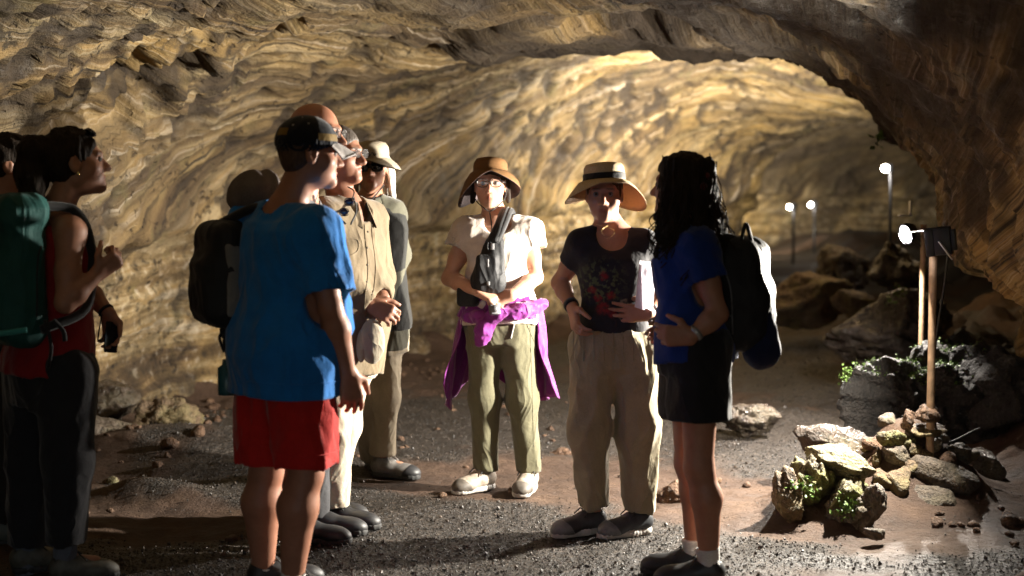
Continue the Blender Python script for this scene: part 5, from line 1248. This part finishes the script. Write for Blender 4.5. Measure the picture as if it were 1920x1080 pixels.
# ---------------- straw hat woman
p = Person('woman in a wide straw hat, dark floral tee and baggy beige trousers', 6.25,
    dict(hipR=(1114, 642, 0), hipL=(1186, 642, 0), knR=(1105, 800, -.03), knL=(1196, 802, -.02), anR=(1113, 958, .02), anL=(1200, 966, .0),
         shR=(1090, 448, 0), shL=(1206, 450, .02), elR=(1050, 530, .10), elL=(1250, 550, .10), wrR=(1074, 578, -.06), wrL=(1216, 588, -.10)),
    (-.06, -1, 0), 'tan', (1133, 364, -.02, (-.12, -1, -.02), (.0, .04, 1)), 1.0, 'f', .90,
    hands=dict(R=dict(d=(.15, -.55, -.8), n=(.8, .3, .1), c=(.5, .55, .6, .6)), L=dict(d=(-.98, -.12, .03), n=(-.1, 1, .05), c=(.18, .18, .2, .25), sp=.14)))
p.toes = {'R': (-.86, -.5, 0), 'L': (-.88, -.48, 0)}
p.body(.0062); q = p.q; r, f, u = p.hf
p.scalp(M_HAIR['brown'], .008, rough=.005)
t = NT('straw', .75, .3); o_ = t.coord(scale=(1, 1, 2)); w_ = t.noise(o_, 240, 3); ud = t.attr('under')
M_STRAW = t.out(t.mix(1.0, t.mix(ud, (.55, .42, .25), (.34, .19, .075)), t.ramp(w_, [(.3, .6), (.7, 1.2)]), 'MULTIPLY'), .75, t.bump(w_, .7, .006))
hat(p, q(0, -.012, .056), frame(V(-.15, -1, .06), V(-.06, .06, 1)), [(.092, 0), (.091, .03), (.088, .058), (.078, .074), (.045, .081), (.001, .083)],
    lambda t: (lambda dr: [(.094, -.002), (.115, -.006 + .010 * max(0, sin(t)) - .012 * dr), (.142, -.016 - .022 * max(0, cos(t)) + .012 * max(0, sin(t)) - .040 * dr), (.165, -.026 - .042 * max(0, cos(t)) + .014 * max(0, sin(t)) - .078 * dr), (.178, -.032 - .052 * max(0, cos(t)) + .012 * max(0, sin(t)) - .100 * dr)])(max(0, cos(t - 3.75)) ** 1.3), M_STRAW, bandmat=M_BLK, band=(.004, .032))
# floral print on the tee (flat print)
t = NT('floral_tee_cloth', .85, .2); o_ = t.n('ShaderNodeTexCoord').outputs['Object']; wv = t.noise(o_, 420, 2)
def blob(cx, cz, r0, r1, warp=.03):
    nz = t.n('ShaderNodeTexNoise', {'Vector': o_, 'Scale': 26, 'Detail': 3}); ad = t.n('ShaderNodeVectorMath', operation='MULTIPLY_ADD'); t.set(ad.inputs[0], nz.outputs['Color']); ad.inputs[1].default_value = (warp, 0, warp); t.set(ad.inputs[2], o_)
    m = t.n('ShaderNodeMapping', {'Vector': ad.outputs[0], 'Location': (-cx - warp / 2, 0, -cz - warp / 2)}); m2 = t.n('ShaderNodeVectorMath', operation='MULTIPLY'); t.set(m2.inputs[0], m.outputs[0]); m2.inputs[1].default_value = (1, 0, 1)
    ln = t.n('ShaderNodeVectorMath', operation='LENGTH'); t.set(ln.inputs[0], m2.outputs[0]); return t.ramp(ln.outputs['Value'], [(r0, 1.0), (r1, 0.0)])
col = t.mix(1.0, (.022, .020, .024), t.ramp(t.noise(o_, 12, 4), [(.3, .8), (.7, 1.15)]), 'MULTIPLY')
fx = p.pel[0] - root_loc(p.root)[0]
leafm = t.math('MULTIPLY', blob(fx - .06, 1.13, .05, .13, .05), t.ramp(t.noise(o_, 48, 3), [(.5, 0.0), (.58, 1.0)]))
col = t.mix(t.math('MULTIPLY', leafm, .8), col, (.10, .12, .05))
for cx, cz, rr in ((-.05, 1.16, .022), (-.095, 1.10, .022), (-.02, 1.075, .024), (-.05, 1.02, .036), (-.015, 1.00, .028), (-.075, 1.065, .02)):
    col = t.mix(t.math('MULTIPLY', blob(fx + cx, cz, rr * .6, rr), t.ramp(t.noise(o_, 60, 3), [(.36, .25), (.6, .95)])), col, (.22, .02, .02))
col = t.mix(t.math('MULTIPLY', blob(fx + .03, .985, .006, .012, .10), .7), col, (.26, .21, .14)); col = t.mix(t.math('MULTIPLY', blob(fx + .03, 1.03, .007, .014, .12), .7), col, (.26, .21, .14))
M_FLOR = t.out(col, .85, t.bump(t.noise(o_, 14, 4), .5, .02), Sheen_Weight=.1)
p.shirt(M_FLOR, .012, .46, -.06, .070, .075, fold=.005, sl_r=(.066, .064), name='t_shirt', seed=41)
M_BEIGE = fabric('beige_linen_cloth', (.30, .255, .165), .9, 380, .7)
st_ = p.trousers(M_BEIGE, .124, .094, .069, 1.95, .022, .12, .016, seed=51)
for x0_, x1_ in ((1098, 1078), (1200, 1222)): seam(st_, [rel(p, x0_, 635, -.5), rel(p, (x0_ + x1_) / 2, 660, -.5), rel(p, x1_, 690, -.5)], VIEW, .0024, M_BEIGE, 'pocket_edge')
for k_ in range(7): seam(st_, [rel(p, 1085 + 19 * k_, 626, -.5), rel(p, 1084 + 19.5 * k_, 650, -.5), rel(p, 1083 + 20 * k_, 690, -.5)], VIEW, .003, M_BEIGE, 'pleat')
M_TRAIN = plain('dark_trainer', (.035, .037, .042), .5, var=.6, scale=18)
for q_ in 'LR': p.shoe(q_, M_TRAIN, M_SOLE_W, .27, .0, M_LACE_K, .034, M_CAPK)
J = p.J; band(p, 'wristband', J['elR'], J['wrR'], .88, .030, M_BLK, .012); band(p, 'watch', J['elL'], J['wrL'], .86, .030, plain('steel_watch', (.5, .5, .5), .25, .9), .008)
v, f = tube(spline([q(-.03, .02, -.13), rel(p, 1128, 432, -.115), rel(p, 1140, 447, -.125), rel(p, 1152, 432, -.115), q(.04, .02, -.13)], 24), .0008, 5); clean(mesh_obj('necklace', v, f, M_RING, p.root))
# folded maps under her arm
c0 = rel(p, 1200, 535, -.02); pp = []
for k, (x0, x1, t0_, b0_) in enumerate(((1190, 1216, 488, 584), (1208, 1224, 490, 584))):
    a_, b_, c_, d_ = rel(p, x0 + 10, t0_, -.15 - .01 * k), rel(p, x1 + 6, t0_ + 4, -.11 - .01 * k), rel(p, x1, b0_, -.11 - .01 * k), rel(p, x0, b0_ - 8, -.17 - .01 * k); n_ = V(.0, .006, 0)
    vv = np.array([a_, b_, c_, d_, a_ + n_, b_ + n_, c_ + n_, d_ + n_]); pp.append((vv, np.array([[0, 3, 2, 1], [4, 5, 6, 7], [0, 1, 5, 4], [1, 2, 6, 5], [2, 3, 7, 6], [3, 0, 4, 7]])))
v, f = merge(pp); tag(mesh_obj('folded_cloth', v, f, fabric('pale_lilac_cloth', (.55, .50, .56)), smooth=False, base=c0), 'pale folded cloth hanging under the arm of the floral tee', 'cloth')

# ---------------- young woman on the right
p = Person('young woman with long curly dark hair, blue tee and black shorts, seen from behind', 5.45,
    dict(hipL=(1312, 645, -.08), hipR=(1292, 645, .09), knL=(1310, 876, -.08), knR=(1292, 868, .10), anL=(1330, 1064, -.06), anR=(1302, 1044, .10),
         shL=(1308, 452, -.12), shR=(1282, 446, .16), elL=(1346, 588, -.16), wrL=(1296, 632, -.19), elR=(1290, 565, .34), wrR=(1252, 612, .22)),
    (-.93, .36, 0), 'tan', (1276, 348, 0, (-.88, .47, .05)), 1.0, 'f', .98, hands=dict(L=dict(d=(-.98, .12, .05), n=(.1, .95, .1), c=(.5, .6, .7, .75), sp=.06), R=dict(d=(-.6, -.5, -.4), n=(0, -1, 0))))
p.toes = {'L': (-.95, .1, 0), 'R': (-.97, .2, 0)}
p.body(.0066); q = p.q; r, f, u = p.hf; rg = np.random.RandomState(3)
ex = []; strands = []
for k in range(64):
    a = rg.uniform(-2.75, 2.75); 
    if abs(a) > 2.3 and rg.rand() < .5: continue
    x, y = .078 * sin(a), -.02 - .088 * cos(a) ; z0 = rg.uniform(.02, .10); L = rg.uniform(.22, .36) * (1 if abs(a) < 2 else .85); ph = rg.uniform(0, 6); pts = []
    for j in range(8):
        tt = j / 7; wv_ = .016 * (tt + .15); xx = x * (1 + .55 * tt) + wv_ * sin(ph + tt * 13); yy = (y * (1 + .40 * tt)) - .02 * tt + wv_ * cos(ph + tt * 13); pts.append(q(xx, yy, z0 - (L + z0) * tt))
    for j in range(7): ex.append(cone(pts[j], pts[j + 1], .019 - .0012 * j, .018 - .0013 * j))
    for m_ in range(6):
        o_ = rg.normal(size=3) * .013; ph2 = rg.uniform(0, 6); sp_ = spline(np.array(pts) + o_, 26); tt = np.linspace(0, 1, 26)[:, None]; sp_ = sp_ + .013 * tt * np.concatenate([np.sin(ph2 + tt * 24), np.cos(ph2 + tt * 24), tt * 0], 1) + (r * rg.normal() * .02 + f * rg.normal() * .02) * tt
        strands.append(tube(sp_, .0024, 4, False))
hr = p.scalp(M_HAIR['dark'], .014, extra=ex, ek=.006, rough=.006)
v, f_ = merge(strands); sd = mesh_obj('loose_strands', v, f_, M_HAIR['dark'], hr); sd['kind'] = 'stuff'
F = grow([ell(q(-.0 + .05 * math.cos(k * 1.05), -.11 + .0 * k, -.0 + .045 * math.sin(k * 1.05)), (.022, .016, .02), p.hf) for k in range(6)], .006, .01); p.add('hair_tie', F, fabric('dark_red_scrunchie', (.12, .02, .02)))
M_ROYAL = fabric('royal_blue_tee_cloth', (.008, .035, .20), .85, 420, .5)
p.shirt(M_ROYAL, .022, .50, -.16, .068, .0, fold=.008, sl_r=(.078, .08), flare=.04, name='t_shirt', seed=61)
p.trousers(M_BLK, .122, .1, .122, .60, .03, .10, .008, name='shorts', seed=71)
for q_ in 'LR': p.socks(q_, M_SOCK, .20); p.shoe(q_, M_BLACKSHOE, M_SOLE_D, .27, .0, M_LACE_K)
band(p, 'watch', p.J['elL'], p.J['wrL'], .84, .029, plain('grey_watch', (.45, .45, .45), .3, .5), .010)
fr = (p.lat, p.fwd, V(0, 0, 1)); c0 = rel(p, 1390, 556, .02)
F = grow([rbox(c0, (.14, .085, .20), .065, fr), rbox(c0 + V(0, 0, .12), (.12, .075, .11), .06, fr), rbox(c0 - p.fwd * .07 - V(0, 0, .06), (.11, .05, .11), .045, fr)], .008, .05); F.disp(folds(.010, (8, 8, 7), 14))
bp2 = thing('backpack', c0 - V(0, 0, .22), 'black backpack worn by the curly haired young woman', 'backpack', 'backpacks carried by the visitors'); bo_ = mesh_obj('pack_body', *F.mesh(), M_PACK, bp2); M_ZIP = plain('zip_metal', (.12, .12, .13), .35, .6); seam(bo_, [rel(p, 1362, 640, -.6), rel(p, 1362, 540, -.6), rel(p, 1385, 490, -.6), rel(p, 1410, 540, -.6), rel(p, 1415, 640, -.6)], VIEW, .003, M_ZIP, 'zip'); seam(bo_, [rel(p, 1366, 600, -.6), rel(p, 1390, 604, -.6), rel(p, 1414, 600, -.6)], VIEW, .003, M_ZIP, 'zip')
v, f = merge([strap([c0 + V(-.03, -.06, .22), rel(p, 1335, 437, -.06), rel(p, 1305, 440, -.11), rel(p, 1278, 480, -.10), rel(p, 1300, 600, -.10), c0 + V(-.06, -.08, -.17)], .016, 34)]); clean(mesh_obj('shoulder_strap', v, f, M_STRAP, bp2))
v, f = merge([strap([c0 + V(.04, -.09, .15), c0 + V(.07, -.10, .0), c0 + V(.05, -.09, -.15)], .007), strap([c0 + V(-.02, -.09, .2), c0 + V(.0, -.09, .28), c0 + V(.03, -.06, .2)], .008)]); clean(mesh_obj('side_strap', v, f, M_STRAP, bp2))
c1 = rel(p, 1429, 632, -.06); F = grow([cone(c1 + V(-.02, 0, .11), c1 + V(0, 0, -.05), .045, .072, sq=((0, 1, 0), .75)), cone(c1 + V(-.03, 0, .16), c1 + V(-.02, 0, .10), .02, .04)], .007, .03); F.disp(folds(.005, (9, 9, 6), 15))
tag(mesh_obj('drawstring_pouch', *F.mesh(), fabric('navy_pouch_cloth', (.010, .016, .055)), base=c1), 'dark navy pouch hanging from the backpack on the right', 'pouch')

# ---------------- woman with the teal pack, left
p = Person('woman in a dark red tank top and black trousers with sunglasses on her hair', 5.5,
    dict(hipR=(125, 690, -.09), hipL=(62, 690, .10), knR=(128, 862, -.08), knL=(60, 860, .12), anR=(122, 1040, -.05), anL=(48, 1050, .10),
         shR=(132, 424, -.13), shL=(70, 416, .15), elR=(122, 568, -.20), wrR=(184, 512, -.12), elL=(160, 540, .26), wrL=(203, 588, .20)),
    (.78, .62, 0), 'tan', (140, 304, 0, (.90, .40, .12), (-.08, -.03, 1)), 1.08, 'f', 1.04, hands=dict(R=dict(d=(.65, .2, .55), n=(-.6, .6, .3), c=(1.1, 1.1, 1.1, 1.1), th=.9), L=dict(d=(.12, .0, -1), n=(-.3, -.9, 0), c=(.6, .6, .6, .7))))
p.toes = {'R': (.85, .4, 0), 'L': (.85, .5, 0)}
p.body(.0068); q = p.q
ex = [ell(q(0, -.13, .055), (.075, .07, .065), p.hf), ell(q(0, -.15, -.03), (.07, .06, .09), p.hf), cone(q(.01, -.16, -.03), q(.02, -.15, -.17), .06, .035)]
p.scalp(M_HAIR['dark'], .010, extra=ex, rough=.008)
F = grow([ell(q(x * .035, .066, .098), (.032, .012, .024), frame(p.hf[1] + p.hf[2])) for x in (-1, 1)], .005, .006); p.add('sunglasses', F, M_DARKLENS)
F = grow([ell(q(.080, -.004, -.042), (.006, .006, .009), p.hf)], .003); p.add('earring', F, M_RING)
p.shirt(fabric('dark_red_tank_cloth', (.30, .016, .018), .85), .030, 0, -.03, .085, .09, fold=.007, name='tank_top', straps=True, seed=81, flare=.03)
p.trousers(fabric('charcoal_trouser_cloth', (.022, .022, .026), .85), .112, .095, .075, 1.86, .016, .08, .010, seed=91)
for q_ in 'LR': p.shoe(q_, plain('olive_shoe', (.10, .095, .075), .6, var=.4), M_SOLE_D, .26, lacemat=M_LACE_K)
for q_ in 'LR': p.socks(q_, fabric('blue_grey_sock_cloth', (.14, .15, .18)), .16)
band(p, 'wristband', p.J['elL'], p.J['wrL'], .9, .030, M_BLK, .006)
fr = (p.lat, p.fwd, V(0, 0, 1)); c0 = rel(p, 30, 515, -.17)
M_TEAL = fabric('dark_teal_pack_cloth', (.016, .085, .078), .65, sheen=.05); M_TEALB = fabric('bright_teal_band_cloth', (.05, .30, .28), .6)
F = grow([rbox(c0, (.135, .085, .27), .07, fr), rbox(c0 - p.fwd * .07 - V(0, 0, .08), (.11, .05, .14), .045, fr), rbox(c0 + V(0, 0, .24), (.13, .09, .06), .05, fr)], .008, .05); F.disp(folds(.009, (8, 8, 6), 24))
bp3 = thing('backpack', c0 - V(0, 0, .28), 'dark teal backpack with a light teal band at the left edge', 'backpack', 'backpacks carried by the visitors'); bo_ = mesh_obj('pack_body', *F.mesh(), M_TEAL, bp3); seam(bo_, [rel(p, 8, 600, -.6), rel(p, 10, 470, -.6), rel(p, 45, 410, -.6), rel(p, 82, 450, -.6), rel(p, 92, 590, -.6)], VIEW, .0035, M_STRAP, 'zip', 40); seam(bo_, [rel(p, 96, 420, -.6), rel(p, 104, 500, -.6), rel(p, 106, 600, -.6)], VIEW, .007, M_STRAP, 'side_strap'); seam(bo_, [rel(p, 2, 520, -.6), rel(p, 50, 526, -.6), rel(p, 104, 516, -.6)], VIEW, .006, M_STRAP, 'compression_strap')
v, f = tube(spline([c0 + p.lat * .16 - p.fwd * .02 - V(0, 0, .195), c0 + p.lat * .13 - p.fwd * .105 - V(0, 0, .205), c0 - p.fwd * .128 - V(0, 0, .21), c0 - p.lat * .13 - p.fwd * .105 - V(0, 0, .205)], 24), .011, 8); clean(mesh_obj('reflective_band', v, f, M_TEALB, bp3))
v, f = merge([strap([c0 + p.lat * .09 + V(0, 0, .26), rel(p, 118, 388, -.12), rel(p, 146, 400, -.10), rel(p, 166, 440, -.10), rel(p, 172, 500, -.08), rel(p, 160, 580, -.12), c0 + p.lat * .14 + p.fwd * .04 - V(0, 0, .20)], .018, 36)]); clean(mesh_obj('shoulder_strap', v, f, M_STRAP, bp3))
v, f = merge([strap([rel(p, 84, 600, -.25), rel(p, 96, 650, -.24), rel(p, 90, 690, -.22)], .007), strap([rel(p, 100, 600, -.24), rel(p, 118, 620, -.22), rel(p, 122, 640, -.22)], .009)]); clean(mesh_obj('loose_strap', v, f, M_STRAP, bp3))
c0 = rel(p, 209, 632, .17); ph = thing('phone', c0, 'black phone dangling from the lowered hand of the red tank top woman', 'phone')
v, f = box(c0, (.055, .014, .125), rot_to(nrm((.5, -.8, .1)), (.15, 0, 1)), .006); mesh_obj('case', v, f, plain('phone_black', (.012, .012, .014), .2), ph)
v, f = tube(spline([p.J['wrL'] + V(-.02, -.02, 0), rel(p, 187, 612, .16), rel(p, 184, 640, .16), c0 + V(-.02, 0, .02)], 14), .003, 6); clean(mesh_obj('wrist_strap', v, f, M_STRAP, ph))

# ---------------- half hidden visitor at the left edge
p = Person('dark haired visitor with sunglasses on the head, cut off by the left edge', 6.1,
    dict(hipR=(0, 660, -.08), hipL=(-30, 660, .08), knR=(4, 830, -.08), knL=(-34, 828, .1), anR=(6, 985, -.05), anL=(-36, 980, .1),
         shR=(26, 412, -.13), shL=(-20, 408, .15), elR=(2, 540, -.14), wrR=(10, 640, -.05), elL=(-30, 540, .2), wrL=(-10, 630, .2)),
    (.85, .4, 0), 'tan', (22, 308, 0, (.92, .25, .02)), 1.06, 'm', .98, hands=dict(R=dict(d=(.1, .1, -1), n=(0, 1, 0)), L=dict(d=(.1, .1, -1), n=(0, -1, 0))))
p.toes = {'R': (.9, .3, 0), 'L': (.9, .4, 0)}
p.body(.0075); q = p.q; p.scalp(M_HAIR['dark'], .012, rough=.006)
F = grow([ell(q(x * .035, .066, .100), (.032, .012, .024), frame(p.hf[1] + p.hf[2])) for x in (-1, 1)], .005, .006); p.add('sunglasses', F, M_DARKLENS)
p.shirt(fabric('pale_collar_cloth', (.35, .33, .30)), .02, .5, -.2, .07, name='shirt', h=.011, collar=True)
p.trousers(fabric('dark_trouser_cloth', (.03, .028, .026)), .1, .08, .07, 1.93, .02, .1, h=.011)
for q_ in 'LR': p.shoe(q_, plain('grey_green_shoe', (.12, .13, .11), .6), M_SOLE_D, .28)
